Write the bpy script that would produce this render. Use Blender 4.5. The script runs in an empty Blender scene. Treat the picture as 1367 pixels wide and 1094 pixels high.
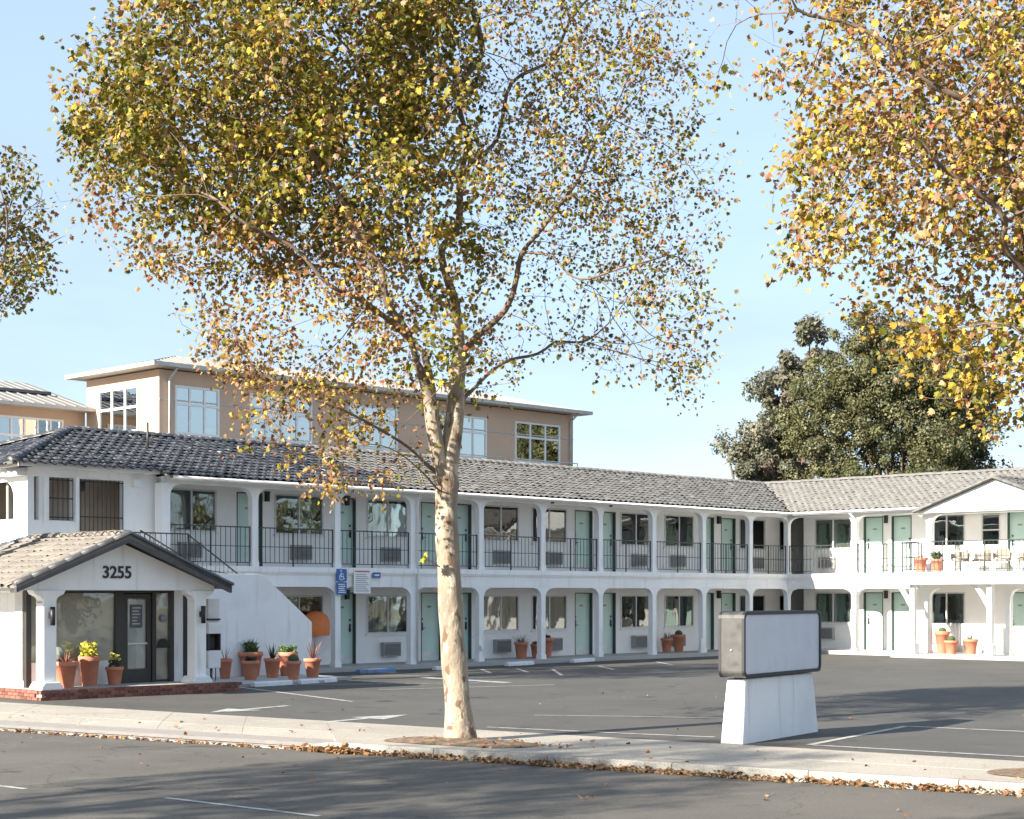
import bpy, math, random
from mathutils import Vector, Matrix, kdtree, noise
R = math.radians
random.seed(7)
sc = bpy.context.scene
COL = sc.collection

# ------------------------------------------------------------ camera, sky, sun
cd = bpy.data.cameras.new('camera'); cam = bpy.data.objects.new('camera', cd); COL.objects.link(cam)
cam.location = (0, 0, 2.15); cam.rotation_euler = (R(90), 0, 0)
cd.sensor_width = 36; cd.lens = 59.07; cd.shift_y = 0.1807; cd.clip_end = 4000; cd.clip_start = .1
sc.camera = cam
SUN_AZ, SUN_EL = 38.0, 25.5           # light travels towards azimuth 38 deg (from +X), 25.5 deg high
w = bpy.data.worlds.new('World'); sc.world = w; w.use_nodes = True
nt = w.node_tree; bg = nt.nodes['Background']
sky = nt.nodes.new('ShaderNodeTexSky'); sky.sky_type = 'NISHITA'; sky.sun_disc = False
sky.sun_elevation = R(SUN_EL); sky.sun_rotation = R(90 - (SUN_AZ + 180)); sky.air_density = 1.0; sky.dust_density = .7; sky.ozone_density = 1.6
# thin high cloud; its pale veil is raised over the whole sky for fill
tc = nt.nodes.new('ShaderNodeTexCoord'); mp = nt.nodes.new('ShaderNodeMapping'); mp.inputs['Scale'].default_value = (1.2, 1.2, 5)
cn = nt.nodes.new('ShaderNodeTexNoise'); cn.inputs['Scale'].default_value = 2.2; cn.inputs['Detail'].default_value = 6; cn.inputs['Roughness'].default_value = .55
cr = nt.nodes.new('ShaderNodeMapRange'); cr.inputs[1].default_value = .42; cr.inputs[2].default_value = .8; cr.inputs[3].default_value = .75; cr.inputs[4].default_value = .95
mx = nt.nodes.new('ShaderNodeMix'); mx.data_type = 'RGBA'; mx.inputs[7].default_value = (1.42, 1.8, 2.35, 1)
nt.links.new(tc.outputs['Generated'], mp.inputs[0]); nt.links.new(mp.outputs[0], cn.inputs['Vector']); nt.links.new(cn.outputs[0], cr.inputs[0])
nt.links.new(cr.outputs[0], mx.inputs[0]); nt.links.new(sky.outputs[0], mx.inputs[6]); nt.links.new(mx.outputs[2], bg.inputs[0])
bg.inputs[1].default_value = .11
sd = bpy.data.lights.new('sun', 'SUN'); sun = bpy.data.objects.new('sun', sd); COL.objects.link(sun)
sd.energy = 3.9; sd.angle = R(.53); sd.color = (1.0, .93, .82)
dv = Vector((math.cos(R(SUN_AZ)) * math.cos(R(SUN_EL)), math.sin(R(SUN_AZ)) * math.cos(R(SUN_EL)), -math.sin(R(SUN_EL))))
sun.rotation_euler = dv.to_track_quat('-Z', 'Y').to_euler()
sc.view_settings.view_transform = 'Standard'; sc.view_settings.look = 'None'
sc.view_settings.exposure = 1.88; sc.view_settings.gamma = 1
sc.render.engine = 'CYCLES'
sc.cycles.max_bounces = 8; sc.cycles.transparent_max_bounces = 12

# ------------------------------------------------------------ materials
def mat(name, c1, c2=None, scale=8, rough=.7, metal=0, bump=0, bscale=60, spec=.5, c3=None, scale3=1.3, objinfo=0, detail=5, t3=(.45, .62), space='Object'):
    m = bpy.data.materials.new(name); m.use_nodes = True
    n = m.node_tree.nodes; l = m.node_tree.links; b = n['Principled BSDF']
    b.inputs['Roughness'].default_value = rough; b.inputs['Metallic'].default_value = metal
    b.inputs['Specular IOR Level'].default_value = spec
    tc = n.new('ShaderNodeTexCoord')
    c2 = c2 or tuple(x * .82 for x in c1)
    nz = n.new('ShaderNodeTexNoise'); nz.inputs['Scale'].default_value = scale; nz.inputs['Detail'].default_value = detail; nz.inputs['Roughness'].default_value = .65
    l.new(tc.outputs[space], nz.inputs['Vector'])
    rp = n.new('ShaderNodeMapRange'); rp.inputs[1].default_value = .35; rp.inputs[2].default_value = .65; l.new(nz.outputs[0], rp.inputs[0])
    mi = n.new('ShaderNodeMix'); mi.data_type = 'RGBA'; mi.inputs[6].default_value = (*c1, 1); mi.inputs[7].default_value = (*c2, 1)
    l.new(rp.outputs[0], mi.inputs[0]); out = mi.outputs[2]
    if c3:
        n3 = n.new('ShaderNodeTexNoise'); n3.inputs['Scale'].default_value = scale3; n3.inputs['Detail'].default_value = 6; l.new(tc.outputs[space], n3.inputs['Vector'])
        r3 = n.new('ShaderNodeMapRange'); r3.inputs[1].default_value = t3[0]; r3.inputs[2].default_value = t3[1]; l.new(n3.outputs[0], r3.inputs[0])
        m3 = n.new('ShaderNodeMix'); m3.data_type = 'RGBA'; m3.inputs[7].default_value = (*c3, 1); l.new(out, m3.inputs[6]); l.new(r3.outputs[0], m3.inputs[0]); out = m3.outputs[2]
    if objinfo:
        oi = n.new('ShaderNodeNewGeometry'); ob = n.new('ShaderNodeObjectInfo'); ad = n.new('ShaderNodeMath'); ad.operation = 'ADD'
        l.new(oi.outputs['Random Per Island'], ad.inputs[0]); l.new(ob.outputs['Random'], ad.inputs[1])
        fr = n.new('ShaderNodeMath'); fr.operation = 'FRACT'; l.new(ad.outputs[0], fr.inputs[0])
        r4 = n.new('ShaderNodeMapRange'); r4.inputs[3].default_value = 1 - objinfo; r4.inputs[4].default_value = 1 + objinfo; l.new(fr.outputs[0], r4.inputs[0])
        mu = n.new('ShaderNodeMix'); mu.data_type = 'RGBA'; mu.blend_type = 'MULTIPLY'; mu.inputs[0].default_value = 1
        l.new(out, mu.inputs[6]); l.new(r4.outputs[0], mu.inputs[7]); out = mu.outputs[2]
    l.new(out, b.inputs['Base Color'])
    if bump:
        nb = n.new('ShaderNodeTexNoise'); nb.inputs['Scale'].default_value = bscale; nb.inputs['Detail'].default_value = 4; l.new(tc.outputs[space], nb.inputs['Vector'])
        bp = n.new('ShaderNodeBump'); bp.inputs['Strength'].default_value = bump; bp.inputs['Distance'].default_value = .02
        l.new(nb.outputs[0], bp.inputs['Height']); l.new(bp.outputs[0], b.inputs['Normal'])
    return m

M = {}
M['stucco'] = mat('white_stucco', (.87, .87, .86), (.82, .82, .805), 1.2, .85, bump=.25, bscale=30, c3=(.74, .73, .7), scale3=.7, t3=(.56, .8))
def streak(m, col, lo=.58, hi=.78, amt=.55):
    n = m.node_tree.nodes; l = m.node_tree.links; b = n['Principled BSDF']; src = b.inputs['Base Color'].links[0].from_socket
    tc = n.new('ShaderNodeTexCoord'); mp = n.new('ShaderNodeMapping'); mp.inputs['Scale'].default_value = (5, 5, .45); z = n.new('ShaderNodeTexNoise'); z.inputs['Scale'].default_value = 1.3; z.inputs['Detail'].default_value = 5
    r = n.new('ShaderNodeMapRange'); r.inputs[1].default_value = lo; r.inputs[2].default_value = hi; r.inputs[4].default_value = amt; mi = n.new('ShaderNodeMix'); mi.data_type = 'RGBA'; mi.inputs[7].default_value = (*col, 1)
    l.new(tc.outputs['Object'], mp.inputs[0]); l.new(mp.outputs[0], z.inputs['Vector']); l.new(z.outputs[0], r.inputs[0]); l.new(r.outputs[0], mi.inputs[0]); l.new(src, mi.inputs[6]); l.new(mi.outputs[2], b.inputs['Base Color'])
streak(M['stucco'], (.5, .48, .44))
M['wallin'] = mat('room_wall_stucco', (.88, .865, .84), (.84, .825, .8), 1.4, .85, bump=.2, bscale=30)
M['whitepaint'] = mat('white_paint', (.8, .8, .79), (.74, .74, .73), 3, .5)
M['mint'] = mat('mint_door_paint', (.55, .72, .65), (.51, .68, .61), 3, .45)
M['mintdark'] = mat('green_door_frame', (.055, .085, .075), None, 3, .5)
M['kick'] = mat('kick_plate_white', (.72, .74, .72), None, 3, .4)
M['iron'] = mat('black_iron', (.035, .037, .04), None, 5, .5)
M['black'] = mat('black_paint', (.02, .02, .022), None, 5, .45)
M['alu'] = mat('window_aluminium', (.66, .66, .64), None, 5, .4)
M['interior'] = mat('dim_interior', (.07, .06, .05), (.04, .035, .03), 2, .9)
M['ceil'] = mat('ceiling_paint', (.86, .845, .81), (.8, .79, .76), 2, .9)
M['curt_green'] = mat('pale_green_curtain', (.2, .25, .21), None, 3, .9)
M['curt_beige'] = mat('beige_curtain', (.42, .37, .31), None, 3, .9)
M['curt_white'] = mat('white_curtain', (.75, .73, .7), None, 3, .9)
M['curt_brown'] = mat('brown_curtain', (.09, .06, .045), None, 3, .9)
M['orange'] = mat('orange_reflection_paint', (.95, .3, .1), (.9, .24, .07), 12, .7)
M['acgrey'] = mat('ac_grey', (.36, .36, .35), (.3, .3, .29), 10, .5)
M['slatdark'] = mat('ac_slat_dark', (.22, .22, .215), None, 10, .5)
M['slab'] = mat('walkway_concrete', (.42, .41, .39), (.36, .35, .335), 2, .85, bump=.2)
M['tile'] = mat('charcoal_roof_tile', (.18, .172, .16), (.15, .145, .138), 5, .85, bump=.25, bscale=30, c3=(.2, .19, .17), scale3=4, t3=(.56, .7), objinfo=.12, spec=.3)
M['tiledark'] = mat('dark_roof_tile', (.06, .063, .072), (.03, .032, .04), 5, .38, bump=.5, bscale=30, c3=(.36, .34, .33), scale3=5, t3=(.62, .7), objinfo=.35)
M['tiletan'] = mat('sandy_roof_tile', (.215, .19, .16), (.165, .148, .128), 6, .85, bump=.5, bscale=30, c3=(.15, .14, .13), scale3=3, t3=(.6, .75), objinfo=.14)
M['barge'] = mat('charcoal_barge_tile', (.07, .07, .075), (.045, .045, .05), 6, .5, bump=.4, bscale=20, objinfo=.25)
M['brick'] = mat('red_brick', (.27, .105, .07), (.19, .075, .055), 9, .85, bump=.5, bscale=50, objinfo=.35)
M['mortar'] = mat('mortar', (.3, .27, .24), None, 9, .9)
M['terra'] = mat('terracotta', (.56, .22, .13), (.47, .175, .1), 5, .8, bump=.15, c3=(.6, .33, .23), scale3=3, t3=(.55, .75))
M['soil'] = mat('soil', (.07, .05, .035), (.04, .03, .02), 20, .95, bump=.8)
M['dirt'] = mat('tree_well_dirt', (.17, .12, .08), (.1, .07, .045), 9, .95, bump=1, bscale=40, c3=(.26, .17, .1), scale3=12)
M['plant'] = mat('green_leaf', (.09, .15, .04), (.06, .1, .03), 8, .5, objinfo=.3)
M['plant_dark'] = mat('dark_green_leaf', (.035, .05, .03), (.02, .03, .02), 8, .5, objinfo=.3)
M['plant_yellow'] = mat('yellow_leaf', (.62, .5, .06), (.3, .36, .06), 9, .5, objinfo=.3)
M['plant_grey'] = mat('grey_green_leaf', (.2, .24, .2), (.14, .16, .14), 9, .6, objinfo=.3)
M['plant_red'] = mat('red_brown_leaf', (.32, .13, .09), (.2, .08, .06), 9, .6, objinfo=.3)
M['cactusgreen'] = mat('green_cactus', (.08, .11, .04), (.05, .07, .03), 20, .8, bump=.8, bscale=60)
M['cactus'] = mat('grey_cactus', (.3, .31, .27), (.22, .24, .2), 20, .9, bump=.8, bscale=60)
M['metal'] = mat('sign_case_metal', (.085, .082, .077), (.06, .058, .055), 4, .55, metal=.2, c3=(.035, .034, .032), scale3=5, t3=(.52, .75))
M['signface'] = mat('blank_sign_panel', (.66, .68, .73), (.6, .62, .67), 1.6, .35, c3=(.55, .57, .6), scale3=2.5, t3=(.56, .8))
M['tanwall'] = mat('tan_stucco', (.58, .42, .31), (.54, .39, .285), .8, .9)
M['tanroof'] = mat('metal_roof', (.27, .26, .24), (.22, .21, .195), 1.2, .6, metal=.1)
M['offwhite'] = mat('gutter_offwhite', (.5, .49, .46), None, 3, .5)
M['blue'] = mat('parking_blue', (.03, .14, .42), None, 6, .5)
M['wicker'] = mat('wicker', (.34, .29, .23), (.24, .2, .15), 30, .8, bump=.8, bscale=120)
M['darkgreyframe'] = mat('dark_bronze_frame', (.05, .045, .04), None, 4, .45)
M['officebeige'] = mat('beige_interior_sheet', (.72, .67, .58), (.68, .63, .54), 1.5, .9)
M['blind'] = mat('pale_blind', (.66, .68, .66), None, 2, .8)
M['graytext'] = mat('grey_print', (.3, .32, .36), None, 3, .6)
M['redtext'] = mat('red_print', (.55, .1, .09), None, 3, .6)
M['plaque'] = mat('slate_plaque', (.11, .11, .14), None, 3, .5)
M['barkbrown'] = mat('eucalyptus_bark', (.16, .12, .09), (.14, .1, .07), 5, .9, bump=.5)

def ground_mat(name, c1, c2, c3, fine=90, rough=.9, crack=True):
    m = bpy.data.materials.new(name); m.use_nodes = True
    n = m.node_tree.nodes; l = m.node_tree.links; b = n['Principled BSDF']; b.inputs['Roughness'].default_value = rough; b.inputs['Specular IOR Level'].default_value = .3
    g = n.new('ShaderNodeNewGeometry')
    def nz(s, d=6): x = n.new('ShaderNodeTexNoise'); x.inputs['Scale'].default_value = s; x.inputs['Detail'].default_value = d; x.inputs['Roughness'].default_value = .6; l.new(g.outputs['Position'], x.inputs['Vector']); return x
    def rg(o, a, b_): r = n.new('ShaderNodeMapRange'); r.inputs[1].default_value = a; r.inputs[2].default_value = b_; l.new(o, r.inputs[0]); return r.outputs[0]
    def mix(a, c, f):
        x = n.new('ShaderNodeMix'); x.data_type = 'RGBA'; l.new(f, x.inputs[0])
        if isinstance(a, tuple): x.inputs[6].default_value = (*a, 1)
        else: l.new(a, x.inputs[6])
        x.inputs[7].default_value = (*c, 1); return x.outputs[2]
    o = mix(c1, c2, rg(nz(.35).outputs[0], .38, .62))
    o = mix(o, c3, rg(nz(1.7).outputs[0], .55, .8))
    sp = n.new('ShaderNodeMix'); sp.data_type = 'RGBA'; sp.blend_type = 'MULTIPLY'; sp.inputs[0].default_value = 1
    f = nz(fine, 2); r = n.new('ShaderNodeMapRange'); r.inputs[1].default_value = .3; r.inputs[2].default_value = .7; r.inputs[3].default_value = .72; r.inputs[4].default_value = 1.28; l.new(f.outputs[0], r.inputs[0])
    l.new(o, sp.inputs[6]); l.new(r.outputs[0], sp.inputs[7]); o = sp.outputs[2]
    st = nz(.9, 3); o = mix(o, tuple(x * .5 for x in c1), (lambda rr: rr)(rg(st.outputs[0], .62, .7))) if crack else o
    if crack:
        v = n.new('ShaderNodeTexVoronoi'); v.feature = 'DISTANCE_TO_EDGE'; v.inputs['Scale'].default_value = .22; 
        wv = nz(1.2); ad = n.new('ShaderNodeVectorMath'); ad.operation = 'MULTIPLY_ADD'; ad.inputs[1].default_value = (1.6, 1.6, 0)
        l.new(wv.outputs['Color'], ad.inputs[0]); l.new(g.outputs['Position'], ad.inputs[2]); l.new(ad.outputs[0], v.inputs['Vector'])
        cc = n.new('ShaderNodeMapRange'); cc.inputs[1].default_value = 0; cc.inputs[2].default_value = .004; cc.inputs[3].default_value = .75; cc.inputs[4].default_value = 0; l.new(v.outputs['Distance'], cc.inputs[0])
        o = mix(o, tuple(x * .35 for x in c1), cc.outputs[0])
    l.new(o, b.inputs['Base Color'])
    bp = n.new('ShaderNodeBump'); bp.inputs['Strength'].default_value = .35; bp.inputs['Distance'].default_value = .01; l.new(f.outputs[0], bp.inputs['Height']); l.new(bp.outputs[0], b.inputs['Normal'])
    return m
M['lot'] = ground_mat('lot_asphalt', (.096, .09, .08), (.078, .074, .067), (.115, .108, .096), 70)
M['street'] = ground_mat('street_asphalt', (.125, .114, .097), (.102, .094, .081), (.146, .134, .115), 60, crack=True)
M['walk'] = ground_mat('sidewalk_concrete', (.38, .34, .285), (.32, .29, .245), (.44, .4, .34), 45, crack=False)
M['kerb'] = ground_mat('kerb_concrete', (.34, .32, .28), (.27, .255, .225), (.38, .355, .31), 45, crack=False)
M['earth'] = ground_mat('open_ground', (.2, .17, .12), (.13, .12, .08), (.24, .2, .15), 30, crack=False)

def worn_paint(name, col):
    m = mat(name, col, tuple(x * .8 for x in col), 14, .7, c3=(.13, .13, .125), scale3=5, t3=(.5, .72), space='Object'); return m
M['roadwhite'] = worn_paint('worn_white_paint', (.46, .45, .42))
M['roadblue'] = worn_paint('worn_blue_paint', (.12, .22, .42))
M['stopwhite'] = mat('wheel_stop_white', (.74, .75, .75), (.62, .62, .62), 8, .8)

def glass(name, dark=(.02, .022, .02), gloss=.35):
    m = bpy.data.materials.new(name); m.use_nodes = True; n = m.node_tree.nodes; l = m.node_tree.links
    n.remove(n['Principled BSDF']); out = n['Material Output']
    tr = n.new('ShaderNodeBsdfTransparent'); tr.inputs[0].default_value = (*dark, 1)
    gl = n.new('ShaderNodeBsdfGlossy'); gl.inputs['Roughness'].default_value = .02; gl.inputs[0].default_value = (.95, 1, 1, 1)
    tcn = n.new('ShaderNodeTexCoord'); nn = n.new('ShaderNodeTexNoise'); nn.inputs['Scale'].default_value = 1.3; l.new(tcn.outputs['Object'], nn.inputs['Vector'])
    bp = n.new('ShaderNodeBump'); bp.inputs['Strength'].default_value = .12; bp.inputs['Distance'].default_value = .05; l.new(nn.outputs[0], bp.inputs['Height']); l.new(bp.outputs[0], gl.inputs['Normal'])
    fr = n.new('ShaderNodeFresnel'); fr.inputs[0].default_value = 1.5
    ad = n.new('ShaderNodeMath'); ad.operation = 'MULTIPLY_ADD'; ad.inputs[1].default_value = 1.0; ad.inputs[2].default_value = gloss; ad.use_clamp = True; l.new(fr.outputs[0], ad.inputs[0])
    mx = n.new('ShaderNodeMixShader'); l.new(ad.outputs[0], mx.inputs[0]); l.new(tr.outputs[0], mx.inputs[1]); l.new(gl.outputs[0], mx.inputs[2]); l.new(mx.outputs[0], out.inputs[0])
    return m
M['glass'] = glass('window_glass', (.8, .82, .8), .06)
M['skyglass'] = glass('reflective_glass', (.25, .3, .33), .45)
M['officeglass'] = glass('office_glass', (.97, .97, .96), .04)

def bark_mat():
    m = bpy.data.materials.new('sycamore_bark'); m.use_nodes = True; n = m.node_tree.nodes; l = m.node_tree.links; b = n['Principled BSDF']; b.inputs['Roughness'].default_value = .85
    tc = n.new('ShaderNodeTexCoord'); mp = n.new('ShaderNodeMapping'); mp.inputs['Scale'].default_value = (1, 1, .45); l.new(tc.outputs['Object'], mp.inputs[0])
    def nz(s, d=5): x = n.new('ShaderNodeTexNoise'); x.inputs['Scale'].default_value = s; x.inputs['Detail'].default_value = d; l.new(mp.outputs[0], x.inputs['Vector']); return x.outputs[0]
    def st(o, a, c): r = n.new('ShaderNodeMapRange'); r.inputs[1].default_value = a; r.inputs[2].default_value = c; l.new(o, r.inputs[0]); return r.outputs[0]
    def mix(a, c, f):
        x = n.new('ShaderNodeMix'); x.data_type = 'RGBA'; l.new(f, x.inputs[0])
        if isinstance(a, tuple): x.inputs[6].default_value = (*a, 1)
        else: l.new(a, x.inputs[6])
        x.inputs[7].default_value = (*c, 1); return x.outputs[2]
    o = mix((.35, .28, .2), (.24, .19, .14), st(nz(3.5), .4, .6))
    o = mix(o, (.48, .4, .3), st(nz(9), .55, .62))
    o = mix(o, (.15, .095, .06), st(nz(8), .58, .63))
    o = mix(o, (.2, .17, .1), st(nz(22), .62, .7))
    l.new(o, b.inputs['Base Color'])
    bp = n.new('ShaderNodeBump'); bp.inputs['Strength'].default_value = .7; bp.inputs['Distance'].default_value = .03; l.new(nz(16), bp.inputs['Height']); l.new(bp.outputs[0], b.inputs['Normal'])
    return m
M['bark'] = bark_mat()
def leaf_mat(name='sycamore_leaf', trans=.22):
    m = bpy.data.materials.new(name); m.use_nodes = True; n = m.node_tree.nodes; l = m.node_tree.links; b = n['Principled BSDF']; b.inputs['Roughness'].default_value = .55; b.inputs['Specular IOR Level'].default_value = .35
    a = n.new('ShaderNodeAttribute'); a.attribute_name = 'leaf_colour'; l.new(a.outputs['Color'], b.inputs['Base Color'])
    t = n.new('ShaderNodeBsdfTranslucent'); l.new(a.outputs['Color'], t.inputs[0])
    mx = n.new('ShaderNodeMixShader'); mx.inputs[0].default_value = trans
    l.new(b.outputs[0], mx.inputs[1]); l.new(t.outputs[0], mx.inputs[2]); l.new(mx.outputs[0], n['Material Output'].inputs[0])
    return m
M['leaf'] = leaf_mat()
M['twigbark'] = mat('twig_bark', (.2, .14, .1), (.11, .08, .055), 6, .9, bump=.3)

# ------------------------------------------------------------ mesh helpers
class MB:
    def __init__(s): s.v = []; s.f = []; s.sm = []
    def add(s, v, f, smooth=False):
        b = len(s.v); s.v += [tuple(x) for x in v]; s.f += [tuple(i + b for i in q) for q in f]; s.sm += [smooth] * len(f); return s
    def box(s, x0, x1, y0, y1, z0, z1):
        v = [(x0, y0, z0), (x1, y0, z0), (x1, y1, z0), (x0, y1, z0), (x0, y0, z1), (x1, y0, z1), (x1, y1, z1), (x0, y1, z1)]
        return s.add(v, [(0, 3, 2, 1), (4, 5, 6, 7), (0, 1, 5, 4), (1, 2, 6, 5), (2, 3, 7, 6), (3, 0, 4, 7)])
    def prism(s, prof, axis, a0, a1):           # prof: list of (u,v); axis 'x': (a,u,v); 'y': (u,a,v); 'z': (u,v,a)
        def P(u, v, a): return {'x': (a, u, v), 'y': (u, a, v), 'z': (u, v, a)}[axis]
        n = len(prof); v = [P(u, q, a0) for u, q in prof] + [P(u, q, a1) for u, q in prof]
        ar = sum(prof[i][0] * prof[(i + 1) % n][1] - prof[(i + 1) % n][0] * prof[i][1] for i in range(n))
        pos = (ar > 0) == (axis != 'y'); 
        if a1 < a0: pos = not pos
        f = [tuple(range(n))[::-1], tuple(range(n, 2 * n))] + [(i, (i + 1) % n, n + (i + 1) % n, n + i) for i in range(n)]
        if not pos: f = [q[::-1] for q in f]
        return s.add(v, f)
    def lathe(s, prof, n=20, cx=0, cy=0, smooth=True, cap=True):
        v = []; f = []
        for r, z in prof:
            for k in range(n): a = 2 * math.pi * k / n; v.append((cx + r * math.cos(a), cy + r * math.sin(a), z))
        for j in range(len(prof) - 1):
            for k in range(n): k2 = (k + 1) % n; f.append((j * n + k, j * n + k2, (j + 1) * n + k2, (j + 1) * n + k))
        if cap: f.append(tuple(range(n))[::-1]); f.append(tuple((len(prof) - 1) * n + k for k in range(n)))
        return s.add(v, f, smooth)
    def tube(s, pts, rads, n=6, cap=True, smooth=True):
        pts = [Vector(p) for p in pts]; m = len(pts)
        if isinstance(rads, (int, float)): rads = [rads] * m
        v = []; f = []; up = None
        for i, p in enumerate(pts):
            t = (pts[min(i + 1, m - 1)] - pts[max(i - 1, 0)])
            if t.length < 1e-6: t = Vector((0, 0, 1))
            t.normalize()
            if up is None: up = t.orthogonal().normalized()
            up = (up - t * up.dot(t))
            if up.length < 1e-4: up = t.orthogonal()
            up.normalize(); q = t.cross(up)
            for k in range(n): a = 2 * math.pi * k / n; v.append(p + (up * math.cos(a) + q * math.sin(a)) * rads[i])
        for j in range(m - 1):
            for k in range(n): k2 = (k + 1) % n; f.append((j * n + k, j * n + k2, (j + 1) * n + k2, (j + 1) * n + k))
        if cap: f.append(tuple(range(n))[::-1]); f.append(tuple((m - 1) * n + k for k in range(n)))
        return s.add(v, f, smooth)
    def mesh(s, name, m):
        me = bpy.data.meshes.new(name); me.from_pydata(s.v, [], s.f)
        me.polygons.foreach_set('use_smooth', s.sm)
        if m: me.materials.append(M[m] if isinstance(m, str) else m)
        me.update(); return me
    def build(s, name, m, parent=None, loc=None, rz=0, bevel=0):
        o = bpy.data.objects.new(name, s.mesh(name, m)); COL.objects.link(o)
        if parent: o.parent = parent
        if loc: o.location = loc
        if rz: o.rotation_euler.z = rz
        if bevel:
            b = o.modifiers.new('bevel', 'BEVEL'); b.width = bevel; b.segments = 2; b.limit_method = 'ANGLE'; b.angle_limit = R(40)
        return o
def inst(me, name, parent, loc, rot=(0, 0, 0), scale=None):
    o = bpy.data.objects.new(name, me); COL.objects.link(o); o.parent = parent; o.location = loc; o.rotation_euler = rot
    if scale: o.scale = scale
    return o
def thing(name, label, cat, loc=(0, 0, 0), rz=0, group=None):
    o = bpy.data.objects.new(name, None); COL.objects.link(o); o.location = loc; o.rotation_euler.z = rz
    o.empty_display_size = .3; tag(o, label, cat, group); return o
def tag(o, label, cat, group=None):
    o['label'] = label; o['category'] = cat
    if group: o['group'] = group
    return o
def struct(o): o['kind'] = 'structure'; return o
def stuff(o): o['kind'] = 'stuff'; return o

# the motel's own frame: origin at the inner corner of the colonnade, x along the far wing, y along the long wing away from the street
CX, CY = 10.19, 62.2
ROT = math.atan2(-.6977, .7164)
U2 = Vector((.7164, -.6977)); U1 = Vector((.6977, .7164))
def W(x, y, z=0): p = Vector((CX, CY)) + U2 * x + U1 * y; return (p.x, p.y, z)

# ------------------------------------------------------------ ground, street, lot, sidewalk
KD = Vector((.8447, -.5353)); K0 = Vector((-8.57, 28.1)); B0 = Vector((-8.87, 32.58)); BD = Vector((.816, -.578))
KN = Vector((.5353, .8447))        # away from the street
g = MB(); g.add([(-1500, -1500, -.2), (1500, -1500, -.2), (1500, 1500, -.2), (-1500, 1500, -.2)], [(0, 1, 2, 3)])
struct(g.build('ground', 'earth'))
def kp(s, off=0, z=0): p = K0 + KD * s + KN * off; return (p.x, p.y, z)
def bp_(s, z=0): p = B0 + BD * s; return (p.x, p.y, z)
g = MB(); g.add([kp(-300, -13.6, -.13), kp(300, -13.6, -.13), kp(300, .05, -.13), kp(-300, .05, -.13)], [(0, 1, 2, 3)])
struct(g.build('street', 'street'))
g = MB(); a, b = kp(-300, -13.6, 0), kp(300, -13.6, 0); c, d = kp(300, -17.5, 0), kp(-300, -17.5, 0)
g.add([d, c, b, a, (d[0], d[1], -.2), (c[0], c[1], -.2), (b[0], b[1], -.2), (a[0], a[1], -.2)], [(0, 1, 2, 3), (2, 6, 7, 3), (0, 4, 5, 1)])
struct(g.build('near_sidewalk', 'walk'))
g = MB(); g.add([bp_(-40), bp_(60), (95, 60, 0), (60, 110, 0), (-70, 110, 0), (-75, 60, 0)], [(0, 1, 2, 3, 4, 5)])
struct(g.build('parking_lot', 'lot'))
# sidewalk bed with individual paving slabs
sw = MB(); sw.add([kp(-40, .16, -.09), kp(60, .16, -.09), bp_(60, -.012), bp_(-40, -.012)], [(0, 1, 2, 3)])
sw = struct(sw.build('sidewalk', 'mortar'))
S_DRIVE = 7.0
def slab_quad(s0, s1, t0, t1, z0, z1):
    def q(s, t):
        a = Vector(kp(s, .17)); b = Vector(bp_(s)); return a.lerp(b, t)
    gp = .004
    p = [q(s0 + gp, t0), q(s1 - gp, t0), q(s1 - gp, t1), q(s0 + gp, t1)]
    m = MB(); top = [(p[0].x, p[0].y, z0), (p[1].x, p[1].y, z0), (p[2].x, p[2].y, z1), (p[3].x, p[3].y, z1)]
    m.add(top + [(x, y, z - .07) for x, y, z in top], [(0, 1, 2, 3), (0, 4, 5, 1), (1, 5, 6, 2), (2, 6, 7, 3), (3, 7, 4, 0)]); return m
n = 0
for k in range(-9, 18):
    s0 = S_DRIVE + k * 1.85; s1 = s0 + 1.85
    for r in range(2):
        t0, t1 = (0, .44) if r == 0 else (.446, .995)
        low = -.105 if (k < 0 and r == 0) else .0
        dz = random.uniform(0, .004)
        slab_quad(s0, s1, t0, t1, (low if r == 0 else .004) + dz, .004 + dz).build('paving_slab', 'walk', sw)
# kerb
kb = struct(MB().add([(0, 0, 0), (0, 0, -.01), (0, .01, 0)], [(0, 1, 2)]).build('kerb', 'kerb', None, kp(0, 0, -.15)))
kb.location = (0, 0, 0)
def kerb_stone(s0, s1, zt0, zt1):
    m = MB(); g_ = .006
    a, b, c, d = kp(s0 + g_, 0), kp(s1 - g_, 0), kp(s1 - g_, .16), kp(s0 + g_, .16)
    r1, r2 = kp(s0 + g_, .02), kp(s1 - g_, .02)
    m.add([(a[0], a[1], -.2), (b[0], b[1], -.2), (b[0], b[1], zt1 - .02), (a[0], a[1], zt0 - .02), (r1[0], r1[1], zt0), (r2[0], r2[1], zt1), (c[0], c[1], zt1), (d[0], d[1], zt0), (c[0], c[1], -.2), (d[0], d[1], -.2)],
          [(0, 1, 2, 3), (3, 2, 5, 4), (4, 5, 6, 7), (7, 6, 8, 9), (0, 3, 4, 7, 9), (1, 8, 6, 5, 2)]); return m
for k in range(-9, 18):
    s0 = S_DRIVE + k * 1.85
    if k < -1: kerb_stone(s0, s0 + 1.85, -.105, -.105).build('kerb_stone', 'kerb', kb)
    elif k == -1: kerb_stone(s0, s0 + 1.2, -.105, -.105).build('kerb_stone', 'kerb', kb); kerb_stone(s0 + 1.2, s0 + 1.85, -.105, .01).build('kerb_stone', 'kerb', kb)
    else: kerb_stone(s0, s0 + 1.85, .01, .01).build('kerb_stone', 'kerb', kb)
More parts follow.
